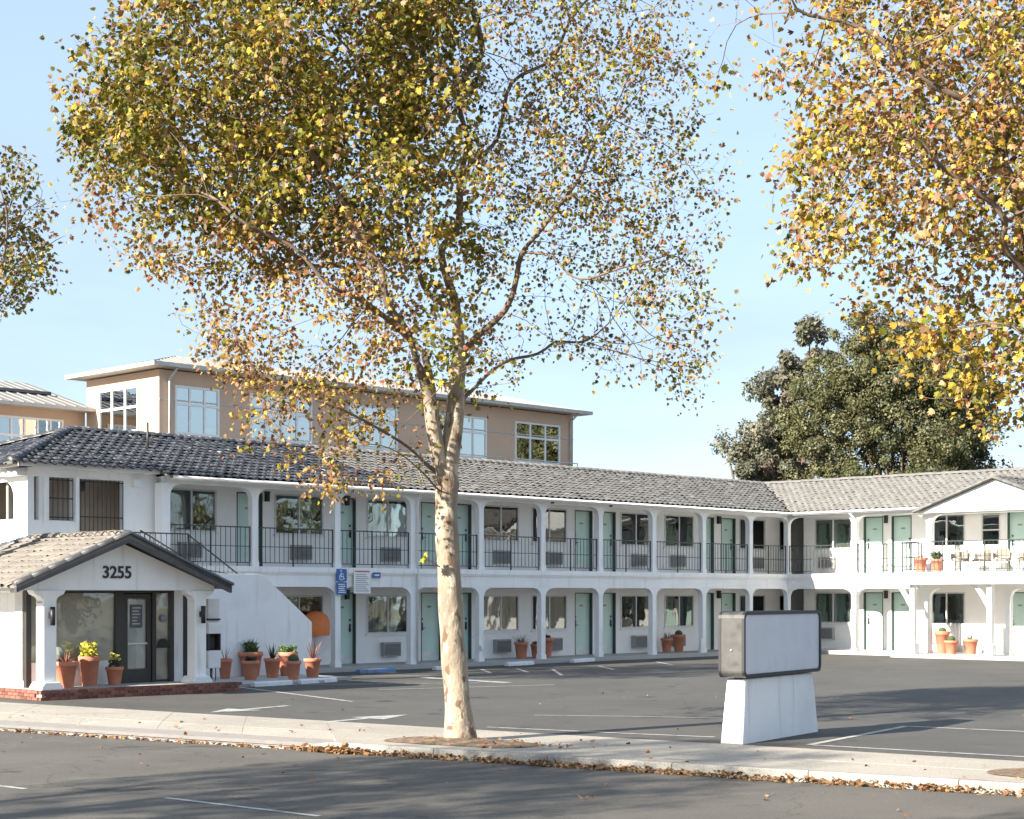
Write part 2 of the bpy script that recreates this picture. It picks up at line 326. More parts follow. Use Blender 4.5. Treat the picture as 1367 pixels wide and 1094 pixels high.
# concrete strip between the brick step and the asphalt
# painted markings
def stripe(pts, wd, z=.006, name='painted_line', m='roadwhite'):
    mb = MB()
    for (x0, y0), (x1, y1) in zip(pts[:-1], pts[1:]):
        d = Vector((x1 - x0, y1 - y0)); L = d.length; d /= L; q = Vector((-d.y, d.x)) * wd / 2
        mb.add([(x0 - q.x, y0 - q.y, z), (x1 - q.x, y1 - q.y, z), (x1 + q.x, y1 + q.y, z), (x0 + q.x, y0 + q.y, z)], [(0, 1, 2, 3)])
    return struct(mb.build(name, m))
stripe([(4.24, 23.99), (6.43, 27.4)], .11); stripe([(6.48, 27.35), (12.5, 23.35)], .11); stripe([(4.3, 23.95), (10.1, 19.9)], .11, .0065)
stripe([(-.4, 27.2), (1.7, 26.0), (3.05, 25.3)], .1); stripe([(.4, 29.9), (2.1, 29.6), (4.2, 29.0)], .07)
stripe([(-6.3, 38.89), (-3.21, 33.72)], .11); stripe([(-5.2, 39.9), (-.8, 40.9)], .1); stripe([(-3.0, 37.9), (1.0, 40.0)], .09)
for a, b in (((-.87, 48.22), (-.58, 45.93)), ((.14, 48.71), (.44, 46.37)), ((1.17, 48.22), (1.32, 44.65)), ((2.6, 50.5), (2.9, 48)), ((4.6, 53.6), (4.9, 51.2))): stripe([a, b], .1)
stripe([(-2.4, 43.6), (-.1, 40.9)], .35); stripe([(-3.9, 44.2), (-1.2, 44.6)], .1)
stripe([(-1.5, 42.2), (-.9, 41.5)], .3, .009, 'painted_blue_patch', 'roadblue')
def arrow(tip, tail, hw, name='painted_arrow'):
    t = Vector(tip); e = Vector(tail); d = (e - t); L = d.length; d /= L; q = Vector((-d.y, d.x)); h = .42 * L
    P = [t, t + d * h + q * hw, t + d * h + q * .08, e + q * .08, e - q * .08, t + d * h - q * .08, t + d * h - q * hw]
    struct(MB().add([(p.x, p.y, .006) for p in P], [tuple(range(7))[::-1]]).build(name, 'roadwhite'))
arrow((-5.5, 30.6), (-4.3, 32.5), .42); arrow((-1.86, 30.0), (-3.4, 27.95), .38)
stripe([(-3.89, 18.84), (-1.99, 17.28)], .08, -.126, 'lane_line'); stripe([(-7.4, 21.0), (-5.7, 19.7)], .09, -.126, 'lane_line')

M['pinkpaint'] = mat('faded_pink_paint', (.5, .27, .25), (.42, .32, .28), 20, .9)
stripe([(2.0, 21.95), (2.45, 21.7)], .05, .013, 'utility_mark', 'pinkpaint'); stripe([(5.15, 19.55), (5.7, 19.3)], .06, .013, 'utility_mark', 'pinkpaint')
# dirt in the tree wells
def well(cx, cy, rx, ry, seed, name='tree_well'):
    mb = MB(); n = 28; rings = 5; v = [(cx, cy, .07)]; f = []
    for r in range(1, rings + 1):
        for k in range(n):
            a = 2 * math.pi * k / n; q = r / rings; x, y = rx * q * math.copysign(abs(math.cos(a)) ** .6, math.cos(a)), ry * q * math.copysign(abs(math.sin(a)) ** .6, math.sin(a))
            nn = 1 + .12 * noise.noise(Vector((math.cos(a) * 2, math.sin(a) * 2, seed)))
            p = Vector((cx, cy)) + KD * x * nn + KN * y * nn; v.append((p.x, p.y, .012 + .055 * (1 - q) + random.uniform(0, .014) * (q < 1)))
    for k in range(n): f.append((0, 1 + k, 1 + (k + 1) % n))
    for r in range(rings - 1):
        for k in range(n): a = 1 + r * n + k; b = 1 + r * n + (k + 1) % n; f.append((a, a + n, b + n, b))
    mb.add(v, f, True); return struct(mb.build(name, 'dirt'))
well(-.72, 24.35, 1.25, .55, 3); well(6.85, 19.75, 1.25, .55, 8)

# ------------------------------------------------------------ motel building
BR = thing('motel_building', 'long white two storey motel with arched walkways, mint doors and dark tiled roof', 'building', (CX, CY, 0), ROT)
F1, D2, EV = .13, 2.89, 5.2
def part(mb, name, m, parent=BR, **k): return mb.build(name, m, parent, **k)
# walkway slabs (joined to the building)
f = MB(); f.box(-7.4, .22, -24.1, .22, 0, F1); f.box(.22, 16, -.22, 8, 0, F1); f.box(-7.4, .22, .22, 8, 0, F1); f.box(5.2, 16, -1.35, -.22, 0, F1)
part(f, 'walkway', 'slab')
f = MB(); f.box(-7.4, 3.6, -30.9, -24.1, 0, .07); f.box(3.6, 4.35, -29.0, -25.6, 0, .07); part(f, 'entry_pad', 'slab')
# upper deck + fascia
f = MB(); f.box(-7.3, .09, -31, 0, 2.55, D2); f.box(-7.3, 16, .0, 7.4, 2.55, D2); f.box(5.53, 16, -1.3, 0, 2.6, D2)
f.box(.09, 1.2, -29.2, -27.2, 2.5, 2.65)
part(f, 'upper_deck', 'ceil')
f = MB()
f.box(-.1, .1, -24.3, -.1, 2.36, 2.75); f.box(-.1, .16, -27.3, -.16, 2.752, 2.90); f.box(-.1, .13, -27.3, -.13, 2.70, 2.7518)
f.box(-.1, 5.5, -.1, .1, 2.36, 2.75); f.box(-.16, 5.5, -.16, .1, 2.7522, 2.901); f.box(-.13, 5.5, -.13, .1, 2.7005, 2.7519)
f.box(5.5, 16, -1.36, -1.2, 2.5, 2.903); f.box(5.44, 5.56, -1.36, -.17, 2.55, 2.905); f.box(5.5, 16, -1.4, -1.2, 2.80, 2.9045)
f.box(-.1, .1, -27.3, -24.3, 2.5, 2.75)
part(f, 'balcony_fascia', 'stucco')
# top beams and eave boards
f = MB()
f.box(-.1, .1, -27.3, -.1, 4.98, 5.16); f.box(-.1, 5.9, -.1, .1, 4.98, 5.16); f.box(.1, .42, -27.25, -.42, 5.1, 5.14); f.box(.38, .43, -27.3, -.40, 5.05, 5.17)
f.box(.38, 5.75, -.43, -.38, 5.051, 5.171); f.box(.42, 5.75, -.38, -.1, 5.101, 5.141)
f.box(5.9, 16, -.1, .1, 4.9, 5.16)
f.box(-1.5, -.1, -27.3, 1.5, 5.12, 5.15); f.box(-.1, 16, .1, 1.5, 5.121, 5.151)
part(f, 'eave_board', 'whitepaint')
f = MB(); f.tube([(.47, -27.3, 5.12), (.47, -.47, 5.12), (5.7, -.47, 5.12)], .045, 8); part(f, 'gutter', 'whitepaint')

def rects_with_holes(x0, x1, z0, z1, holes, y0, y1, mb):
    xs = sorted(set([x0, x1] + [min(max(h[i], x0), x1) for h in holes for i in (0, 1)])); zs = sorted(set([z0, z1] + [min(max(h[i], z0), z1) for h in holes for i in (2, 3)]))
    def solid(a, b, c, d):
        mx_, mz = (a + b) / 2, (c + d) / 2; return not any(h[0] < mx_ < h[1] and h[2] < mz < h[3] for h in holes)
    nx, nz = len(xs) - 1, len(zs) - 1; S = [[solid(xs[i], xs[i + 1], zs[j], zs[j + 1]) for j in range(nz)] for i in range(nx)]
    for i in range(nx):
        for j in range(nz):
            if not S[i][j]: continue
            a, b, c, d = xs[i], xs[i + 1], zs[j], zs[j + 1]
            mb.add([(a, y0, c), (b, y0, c), (b, y0, d), (a, y0, d)], [(0, 1, 2, 3)]); mb.add([(a, y1, c), (b, y1, c), (b, y1, d), (a, y1, d)], [(3, 2, 1, 0)])
            for cond, q in ((i == 0 or not S[i - 1][j], [(a, y0, c), (a, y0, d), (a, y1, d), (a, y1, c)]), (i == nx - 1 or not S[i + 1][j], [(b, y0, d), (b, y0, c), (b, y1, c), (b, y1, d)]),
                            (j == 0 or not S[i][j - 1], [(b, y0, c), (a, y0, c), (a, y1, c), (b, y1, c)]), (j == nz - 1 or not S[i][j + 1], [(a, y0, d), (b, y0, d), (b, y1, d), (a, y1, d)])):
                if cond: mb.add(q, [(0, 1, 2, 3)])
# feature builders in facade frames: x along wall (left to right from outside), -y outwards
def fr_main(x, y, z): return (-1.5 - y, x, z), R(90)
def fr_right(x, y, z): return (x, 1.5 + y, z), 0
def sub(mb, name, m, par, y=0, x=0, z=0): o = mb.build(name, m, par); o.location = (x, y, z); return o
rng = random.Random(4)
def curtain(w_, h, x0, x1, col, par):
    mb = MB(); n = int((x1 - x0) / .035) + 2; v = []; f = []
    for i in range(n):
        x = x0 + (x1 - x0) * i / (n - 1); y = .12 + .022 * math.sin(i * 1.9) + rng.uniform(-.006, .006)
        v += [(x, y, .02), (x, y + .008 * math.sin(i), h - .02)]
    for i in range(n - 1): f.append((2 * i, 2 * i + 2, 2 * i + 3, 2 * i + 1))
    mb.add(v, f, True); mb.build('curtain', col, par)
def window(fr, x, z, w_, h, cur, parent=BR, split=.5, pane='glass', fm='alu', label=None):
    loc, rz = fr(x, 0, z)
    f = MB(); t = .045
    f.box(0, w_, -.02, .06, 0, t); f.box(0, w_, -.02, .06, h - t, h); f.box(0, t, -.0199, .06, t, h - t); f.box(w_ - t, w_, -.0199, .06, t, h - t)
    f.box(w_ * split - .025, w_ * split + .025, -.018, .058, t, h - t)
    fo = f.build('window', fm, parent, loc, rz)
    if label: fo['label'] = label
    for a, b, yy in ((t, w_ * split - .025, .0), (w_ * split + .025, w_ - t, .02)):
        MB().box(a, b, yy, yy + .006, t, h - t).build('pane', pane, fo)
    for a, b, c in cur: curtain(w_, h, a * w_ + .03, b * w_ - .03, c, fo)
    MB().box(-.05, w_ + .05, -.04, .0, -.06, -.001).build('sill', 'whitepaint', fo)
    return fo
def door(fr, x, z, w_=.88, h=2.08, hs=1, parent=BR, kick=True, side_frame=True):
    loc, rz = fr(x, 0, z)
    p = MB(); p.box(.03, w_ - .03, .11, .15, .0, h - .03)
    d = p.build('door', 'mint', parent, loc, rz)
    j = MB(); j.box(0, .03, -.01, .15, 0, h); j.box(w_ - .03, w_, -.01, .15, 0, h); j.box(.03, w_ - .03, -.01, .15, h - .03, h)
    j.build('door_frame', 'mintdark', d)
    if kick: MB().box(.05, w_ - .05, .10, .112, .03, .27).build('kick_plate', 'kick', d)
    hx = w_ - .14 if hs > 0 else .14
    k = MB(); k.box(hx - .03, hx + .03, .09, .112, .92, 1.16); k.tube([(hx, .095, 1.0), (hx, .045, 1.0), (hx - .1 * hs, .045, 1.0)], .012, 6); k.box(hx - .025, hx + .025, .09, .112, 1.24, 1.3)
    k.build('handle', 'black', d)
    MB().box(w_ / 2 - .08, w_ / 2 + .08, .1, .112, 1.62, 1.68).build('number_plate', 'graytext', d)
    return d
def ac(fr, x, z, w_=.68, h=.42, parent=BR, out=.16, col='acgrey', slat='slatdark'):
    loc, rz = fr(x, 0, z)
    b = MB(); b.box(0, w_, -out, .1, 0, h)
    o = b.build('air_conditioner', col, parent, loc, rz, bevel=.01)
    g_ = MB(); n = 9
    for i in range(n): zz = .035 + i * (h - .07) / n; g_.add([(.03, -out - .004, zz), (w_ - .03, -out - .004, zz), (w_ - .03, -out - .018, zz + .02), (.03, -out - .018, zz + .02), (.03, -out - .004, zz + .026), (w_ - .03, -out - .004, zz + .026)], [(0, 1, 2, 3), (3, 2, 5, 4)])
    g_.build('grille', slat, o)
    return o
# main wing features: window left edges / door left edges / ac left edges (metres along the long wing)
wins = [(-26.2, 1.62), (-22.6, 1.75), (-19.2, 1.65), (-14.4, 1.64), (-12.15, 1.68), (-7.72, 1.64), (-5.34, 1.66), (-.93, 1.62)]
drs = [(-23.9, 1), (-20.5, 1), (-17.03, -1), (-15.77, 1), (-10.06, -1), (-8.86, 1), (-3.36, -1), (-2.05, 1)]
acs = [-25.83, -22.05, -18.66, -13.93, -11.5, -7.15, -5.0, -.25]
cu = ['curt_green', 'curt_beige', 'curt_white', 'curt_brown']
ucur = [[(0, .45, 'curt_green')], [(.55, 1, 'curt_green')], [(0, .12, 'curt_brown'), (.5, 1, 'curt_beige')], [(0, .5, 'curt_brown'), (.5, 1, 'curt_beige')], [(.5, 1, 'curt_white')], [(.0, .5, 'curt_green'), (.85, 1, 'curt_green')], [(.6, 1, 'curt_green')], [(.3, 1, 'curt_green')]]
lcur = [[(0, .2, 'curt_green')], [(0, .3, 'curt_green')], [(0, .5, 'curt_brown'), (.5, .95, 'curt_white')], [(0, .3, 'curt_green'), (.5, 1, 'curt_beige')], [(.5, 1, 'curt_beige')], [(.5, .75, 'curt_brown')], [(0, .5, 'curt_beige'), (.5, .8, 'curt_green')], [(.4, 1, 'curt_green')]]
for fl, zf, cur in ((0, F1, lcur), (1, D2, ucur)):
    holes = []; z0 = zf + .86 if fl == 0 else D2 + .95; hw = 1.14
    for (x, w_), c in zip(wins, cur):
        holes.append((x, x + w_, z0, z0 + hw)); 
        lab = None
        window(fr_main, x, z0, w_, hw, c)
    for x, hs in drs: holes.append((x, x + .88, zf, zf + 2.08)); door(fr_main, x, zf, hs=hs)
    holes.append((1.6, 2.5, z0, z0 + hw)); window(fr_main, 1.6, z0, .9, hw, [])
    for x in acs: ac(fr_main, x, zf + (.18 if fl == 0 else .24))
    mb = MB(); rects_with_holes(-27.3, 4.0, zf, 2.55 if fl == 0 else 5.14, holes, 0, .16, mb)
    # bake into facade position
    o = mb.build('wall', 'wallin', BR, *fr_main(0, 0, 0))
    # right wing
    holes = []
    for x, w_, c in ((.21, 1.6, [(.0, .95, 'curt_green')]), (5.0, 1.44, [(.7, 1, 'curt_green'), (0, .12, 'curt_green')])):
        zz = z0 if fl == 1 else z0 + .1
        holes.append((x, x + w_, zz, zz + hw)); window(fr_right, x, zz, w_, hw, c)
    for x, hs in ((2.33, -1), (3.5, 1), (8.05, -1), (11.0, 1)): holes.append((x, x + .82, zf, zf + 2.1)); door(fr_right, x, zf, .82, 2.1, hs, kick=fl == 0 and x > 8)
    if fl == 1:
        holes.append((7.08, 7.78, z0, z0 + 1.1))
        f = MB(); loc, rz = fr_right(7.08, 0, z0); w2, h2 = .7, 1.1
        f.box(0, w2, -.02, .06, 0, .04); f.box(0, w2, -.02, .06, h2 - .04, h2); f.box(0, .04, -.0199, .06, .04, h2 - .04); f.box(w2 - .04, w2, -.0199, .06, .04, h2 - .04); f.box(.04, w2 - .04, -.018, .058, .52, .57)
        o = f.build('window', 'alu', BR, loc, rz); MB().box(.04, w2 - .04, 0, .006, .04, .52).build('pane', 'glass', o); MB().box(.04, w2 - .04, .02, .026, .57, h2 - .04).build('pane', 'glass', o)
    mb = MB(); rects_with_holes(-.3, 16, zf, 2.55 if fl == 0 else 5.14, holes, 0, .16, mb); mb.box(-.3, -.14, .16, 2.4, zf, 2.55 if fl == 0 else 5.14)
    mb.build('wall', 'wallin', BR, *fr_right(0, 0, 0))
ac(fr_right, .41, .5); ac(fr_right, 5.08, .45, .6, col='offwhite', slat='acgrey'); ac(fr_right, .45, D2 + .24)
# inner partition walls, back walls
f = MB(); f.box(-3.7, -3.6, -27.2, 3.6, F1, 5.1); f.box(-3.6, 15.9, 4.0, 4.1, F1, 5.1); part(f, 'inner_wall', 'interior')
f = MB(); f.box(-7.4, -7.25, -30.9, 7.2, .13, 5.1); f.box(-7.25, 16, 7.25, 7.4, .13, 5.1); f.box(15.85, 16, -.1, 7.25, .13, 5.1); f.box(-7.3, -1.66, -27.3, -27.15, .13, 5.1); part(f, 'outer_wall', 'stucco')
# orange shape added before a window, standing in for a reflection in its glass
th = thing('orange_reflection', 'orange shape standing in for a reflection in the ground floor window behind the stair wall', 'reflection_shape', W(-1.22, -21.35, .98), ROT); th.scale = (.45, .95, 1)
mb = MB(); mb.lathe([(.5, 0), (.52, .25), (.5, .42), (.4, .58), (.2, .68), (.02, .7)], 22); mb.build('reflection_disc', 'orange', th)
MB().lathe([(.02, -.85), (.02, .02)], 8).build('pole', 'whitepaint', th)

# columns
def col_mesh(name, h, left=True, right=True, wd=.2, dp=.2, r=.3, m='stucco'):
    hw = wd / 2; P = [(-hw, 0), (hw, 0)]
    if right:
        P += [(hw, h - r - .02)]
        for k in range(1, 8): a = R(90) * k / 8; P.append((hw + r * (1 - math.cos(a)), h - r - .02 + r * math.sin(a)))
        P += [(hw + r, h - .02), (hw + r, h)]
    else: P += [(hw, h)]
    if left:
        P += [(-hw - r, h), (-hw - r, h - .02)]
        for k in range(7, 0, -1): a = R(90) * k / 8; P.append((-hw - r * (1 - math.cos(a)), h - r - .02 + r * math.sin(a)))
        P += [(-hw, h - r - .02)]
    else: P += [(-hw, h)]
    mb = MB(); mb.prism(P, 'y', -dp / 2, dp / 2); mb.box(-hw - .018, hw + .018, -dp / 2 - .018, dp / 2 + .018, 0, .14)
    return mb.mesh(name, m)
CYs = [-2.37, -5.1, -7.83, -10.56, -13.29, -16.02, -18.8, -21.63]
c1 = col_mesh('column', 2.36 - F1, dp=.19, wd=.19); c2 = col_mesh('column', 4.98 - D2, dp=.19, wd=.19)
for y in CYs: inst(c1, 'column', BR, (0, y, F1), (0, 0, R(90))); inst(c2, 'column', BR, (0, y, D2), (0, 0, R(90)))
inst(c2, 'column', BR, (0, -24.47, D2), (0, 0, R(90)))
inst(col_mesh('column', 4.98 - D2, left=False, dp=.3, wd=.26), 'column', BR, (-.02, -27.3, D2), (0, 0, R(90)))
for h, z in ((2.36 - F1, F1), (4.98 - D2, D2)):
    inst(col_mesh('column', h, left=False, dp=.18, wd=.19), 'column', BR, (0, 0, z)); 
    inst(col_mesh('column_bracket', h, left=True, right=False, dp=.17, wd=.18), 'column', BR, (0, -.002, z), (0, 0, R(90)))
    inst(c1 if z == F1 else c2, 'column', BR, (2.94, 0, z)); 
inst(c1, 'column', BR, (5.88, 0, F1)); inst(col_mesh('column', 4.9 - D2), 'column', BR, (5.95, 0, D2)); inst(col_mesh('column', 4.9 - D2), 'column', BR, (11.4, 0, D2))
inst(c1, 'column', BR, (8.9, 0, F1)); inst(c1, 'column', BR, (11.8, 0, F1))
# front posts with diagonal braces under the projecting deck
pm = MB(); pm.box(-.09, .09, -.09, .09, 0, 2.47); pm.box(-.15, .15, -.15, .15, 0, .36)
pts = [(-.09, 1.62), (-.09, 1.75)]
pm.prism([(-.08, 1.55), (-.08, 1.78), (-.2, 2.0), (-.42, 2.3), (-.62, 2.47), (-.78, 2.47), (-.72, 2.36), (-.5, 2.2), (-.3, 1.9), (-.16, 1.66)], 'y', -.055, .055)
pmm = pm.mesh('post', 'stucco')
for x in (5.87, 8.76, 11.6): inst(pmm, 'post', BR, (x, -1.0, F1))
# half-height white screens and pipes on the ground floor of the far wing
f = MB(); f.box(6.5, 8.0, 1.2, 1.32, F1, 1.1); part(f, 'low_wall', 'stucco')
f = MB()
for x in (5.95, 6.12, 6.25): f.tube([(x, 1.4, F1), (x, 1.4, 1.15)], .03, 8)
part(f, 'pipe', 'whitepaint')
for y, x in ((-18.8, .14),): part(MB().tube([(x + .12, y + .12, 5.1), (x, y + .12, 4.85), (x, y + .12, .2)], .035, 8), 'downspout', 'whitepaint')
part(MB().tube([(2.94 + .02, -.42, 5.05), (3.06, -.16, 4.8), (3.06, -.16, .25)], .035, 8), 'downspout', 'whitepaint')
f = MB(); f.box(.1, .2, -5.42, -5.24, F1, .62); part(f, 'utility_box', 'whitepaint')
f = MB(); f.box(.1, .18, -16.12, -15.98, .5, .62); part(f, 'outlet_box', 'whitepaint')
# black wall lamps between door pairs + under eaves
lm = MB(); lm.box(-.05, .05, -.12, 0, -.14, .14); lm.box(-.065, .065, -.135, -.0, .1, .13); lmm = lm.mesh('wall_lamp', 'black')
for y in (-20.0, -22.9, -2.25): 
    for z in (2.15, 4.88): inst(lmm, 'wall_lamp', BR, (-1.5, y, z), (0, 0, R(90)))
for z in (2.15, 4.88): inst(lmm, 'wall_lamp', BR, (3.3, 1.5, z))
cm = MB().lathe([(.05, 0), (.06, .05), (.02, .1)], 10).mesh('camera_dome', 'darkgreyframe')
for y in (-13.1, -10.3): inst(cm, 'camera_dome', BR, (.3, y, 5.0))
# left end block of the long wing: loggia with barred openings
f = MB(); rects_with_holes(-30.93, -27.3, 2.9, 5.2, [(-30.76, -30.62, 3.95, 5.0), (-30.42, -29.7, 3.95, 5.0), (-29.52, -28.28, 3.1, 5.0)], 0, .16, f)
f.build('wall', 'stucco', BR, (-.3, 0, 0), R(90))
f = MB(); rects_with_holes(-30.93, -27.3, 0, 2.9, [], 0, .16, f); f.build('wall', 'stucco', BR, (-.3, 0, 0), R(90))
f = MB(); rects_with_holes(-7.3, -.46, 0, 5.2, [(-4.6, -1.0, 3.98, 4.9), (-3.0, -.95, 3.98, 4.82)], 0, .16, f)
f.build('wall', 'stucco', BR, (0, -30.93, 0), 0)
f = MB()
f.prism([(-.95, 4.9), (-1.3, 4.9), (-1.2, 4.86), (-1.08, 4.78), (-1.0, 4.66), (-.95, 4.5)], 'y', -30.925, -30.79)
f.box(-1.3, -.32, -31.2, -30.93, 5.0, 5.1)
part(f, 'arch_corner', 'stucco')
f = MB(); f.box(-5.2, -5.1, -30.8, -27.3, 2.9, 5.1); f.box(-5.1, -.46, -27.5, -27.35, 2.9, 5.1); f.box(-1.6, -1.5, -30.77, -27.5, 2.9, 5.1); part(f, 'loggia_wall', 'curt_beige')
f = MB(); f.box(-.46, .0, -31.3, -27.4, 5.2, 5.24); f.box(-.02, .03, -31.35, -27.4, 5.2, 5.32); f.box(-7.5, .03, -31.36, -31.31, 5.19, 5.31); f.box(-7.5, -.02, -31.31, -30.93, 5.2, 5.24); part(f, 'eave_board', 'whitepaint')
for a in (-30.49, -29.66): part(MB().box(-.31, -.24, a - .0, a + .1, 3.9, 5.02), 'opening_trim', 'stucco')
def bars(x0, x1, z0, z1, name):
    rl = MB()
    for z in (z0 + .06, (z0 + z1) / 2, z1 - .08): rl.box(-.31, -.285, x0, x1, z, z + .03)
    rl = part(rl, name, 'iron'); n = int((x1 - x0) / .115)
    bm = MB().box(-.008, .008, -.008, .008, 0, z1 - z0 - .02).mesh('bar', 'iron')
    for i in range(n + 1): inst(bm, 'bar', rl, (-.275, x0 + (x1 - x0) * i / n, z0 + .01))
bars(-30.4, -29.72, 3.95, 5.0, 'window_bars'); bars(-29.5, -28.3, 3.1, 5.0, 'barred_gate')
part(MB().lathe([(.04, 4.72), (.09, 4.75), (.1, 4.95), (.03, 5.0)], 10, -.9, -29.1), 'hanging_lamp', 'darkgreyframe')
part(MB().box(-.3, -.12, -28.05, -27.8, 4.86, 5.04), 'junction_box', 'whitepaint')

# railings: each bar its own piece
BARM = MB().box(-.0065, .0065, -.0065, .0065, 0, .93).mesh('bar', 'iron')
POSTM = MB().box(-.016, .016, -.016, .016, 0, 1.05).mesh('bar', 'iron')
def railing(p0, p1, z, sp=.155):
    p0 = Vector(p0); p1 = Vector(p1); d = p1 - p0; L = d.length; u = d / L; q = Vector((-u.y, u.x))
    rl = MB()
    for zz, hh, ww in ((1.02, .03, .018), (.52, .018, .008), (.09, .022, .009)):
        a, b = p0 + q * ww, p1 + q * ww; c, e = p1 - q * ww, p0 - q * ww
        v = [(p.x, p.y, z + zz) for p in (a, b, c, e)] + [(p.x, p.y, z + zz + hh) for p in (a, b, c, e)]
        rl.add(v, [(0, 1, 2, 3), (7, 6, 5, 4), (0, 4, 5, 1), (1, 5, 6, 2), (2, 6, 7, 3), (3, 7, 4, 0)])
    rl = part(rl, 'railing', 'iron'); n = max(2, round(L / sp))
    for i in range(n + 1):
        p = p0 + d * i / n; end = i in (0, n) or (i == n // 2 and L > 2)
        inst(POSTM if end else BARM, 'bar', rl, (p.x, p.y, z + (0 if end else .1)), (0, 0, math.atan2(u.y, u.x)))
ys = [-27.2, -24.47] + CYs[::-1] + [0]
for a, b in zip(ys[:-1], ys[1:]): railing((0, a + .1), (0, b - .1), D2 + .01)
railing((.1, 0), (2.84, 0), D2 + .01); railing((3.04, 0), (5.6, 0), D2 + .01)
railing((5.6, -.15), (5.6, -1.25), D2 + .01); railing((5.62, -1.27), (8.7, -1.27), D2 + .01); railing((8.7, -1.27), (12.2, -1.27), D2 + .01)
railing((1.17, -29.1), (1.17, -27.35), 2.62)
# stair: wall, steps, handrails
f = MB(); f.prism([(-29.6, 0), (-23.48, 0), (-23.48, 1.42), (-25.06, 2.64), (-25.3, 2.68), (-29.6, 2.68)], 'x', 1.1, 1.25); part(f, 'stair_wall', 'stucco', bevel=.012)
f = MB()
for i in range(13):
    y1 = -27.2 + i * .29; f.box(.12, 1.1, y1, y1 + .29, .07, 2.55 - i * .19)
part(f, 'stair_steps', 'slab')
def handrail(x, a, b):
    (y0, z0), (y1, z1) = a, b; rl = MB()
    rl.tube([(x, y0, z0), (x, y1, z1)], .02, 6); rl.tube([(x, y0, z0 - .78), (x, y1 - .25, max(z1 - .6, 2.66))], .011, 6)
    n = 12
    for i in range(n + 1):
        t = i / n; y = y0 + (y1 - y0) * t; z = z0 + (z1 - z0) * t; rl.tube([(x, y, z), (x, y, max(z - .8, 2.5))], .007, 4)
    part(rl, 'handrail', 'iron')
handrail(1.17, (-27.32, 3.62), (-25.75, 2.62)); handrail(.2, (-28.1, 3.75), (-26.5, 2.95))

# ------------------------------------------------------------ tiled roofs
def roof_z(x, e=.45, z=EV): return z + .33 * (e - x)
RZ = roof_z(-3.73)
rf = MB(); T = -.06
def z1(x): return roof_z(x) + T
# long wing: courtyard slope, back slope, street hip; far wing slopes
rf.add([(.45, -27.4, z1(.45)), (.45, -.45, z1(.45)), (-3.73, 3.73, z1(-3.73)), (-3.73, -27.77, z1(-3.73)), (0, -31.5, z1(0)), (0, -27.4, z1(0))], [(0, 1, 2, 3, 4, 5)])
rf.add([(0, -31.5, z1(0)), (-3.73, -27.77, z1(-3.73)), (-7.46, -31.5, z1(0))], [(0, 1, 2)])
rf.add([(-7.46, -31.5, z1(0)), (-3.73, -27.77, z1(-3.73)), (-3.73, 3.73, z1(-3.73)), (-7.9, 7.9, z1(.45))], [(0, 1, 2, 3)])
rf.add([(.45, -.45, z1(.45)), (16.3, -.45, z1(.45)), (16.3, 3.73, z1(-3.73)), (-3.73, 3.73, z1(-3.73))], [(0, 1, 2, 3)])
rf.add([(-3.73, 3.73, z1(-3.73)), (16.3, 3.73, z1(-3.73)), (16.3, 7.9, z1(.45)), (-7.9, 7.9, z1(.45))], [(0, 1, 2, 3)])
roof = part(rf, 'roof', 'tile'); sd_ = roof.modifiers.new('t', 'SOLIDIFY'); sd_.thickness = .05; sd_.offset = -1

def tile_geom(wd=.27, L=.43, seg=6, arch=.055, seed=0):
    # s across (0..wd), t along slope (down = -), local: x across, y up-slope, z normal
    P = []
    for k in range(seg + 1): a = math.pi * k / seg; P.append((wd * .32 - wd * .32 * math.cos(a), arch * math.sin(a)))
    P.append((wd * .82, -.016)); P.append((wd, 0))
    v = []; n = len(P)
    for x, z in P: v.append((x, 0, z + .03))
    for x, z in P: v.append((x, L, z * .9 - .004))
    for x, z in P: v.append((x, .004, z + .012))
    f = [(i, i + 1, n + i + 1, n + i) for i in range(n - 1)] + [(2 * n + i, 2 * n + i + 1, i + 1, i) for i in range(n - 1)]
    return v, f
TV, TF = tile_geom()
tm = MB(); tm.add(TV, TF, True); 
def flat_ends(mb):  # front edge faces flat
    return mb
TILE_MESH = {k: MB().add(TV, TF, True).mesh('tile', k) for k in ('tile', 'tiledark', 'tiletan')}
rt = random.Random(11)
def tile_field(origin, along, up, s0, s1, rows, ok, parent, matf, near, cap=300, wd=.27, ex=.345, jit=1):
    """origin on the eave line; along/up: unit vectors (up is up the slope). near(pos)->distance for choosing the largest"""
    along = Vector(along).normalized(); up = Vector(up).normalized(); nrm = along.cross(up)
    items = []
    ns = int((s1 - s0) / wd)
    for r in range(rows):
        for c in range(ns):
            p = Vector(origin) + along * (s0 + c * wd + rt.uniform(-.006, .006) * jit) + up * (r * ex + rt.uniform(-.012, .012) * jit - .05) + nrm * rt.uniform(0, .006) * jit
            m = p + along * wd / 2 + up * ex / 2
            if ok(m): items.append((near(m), p, m))
    items.sort(key=lambda q: q[0]); base = Matrix((along, up, nrm)).transposed()
    rest = {}
    for i, (_, p, m) in enumerate(items):
        rot = base @ Matrix.Rotation(rt.gauss(0, .012) * jit, 3, 'Z') @ Matrix.Rotation(rt.gauss(0, .02) * jit, 3, 'X') @ Matrix.Rotation(rt.gauss(0, .03) * jit, 3, 'Y')
        k = matf(m)
        if i < cap:
            o = bpy.data.objects.new('tile', TILE_MESH[k]); COL.objects.link(o); o.parent = parent; o.matrix_local = Matrix.Translation(p) @ rot.to_4x4()
        else:
            mb = rest.setdefault(k, MB()); mb.add([p + rot @ Vector(v) for v in TV], TF, True)
    for k, mb in rest.items(): stuff(mb.build('tile', k, parent))
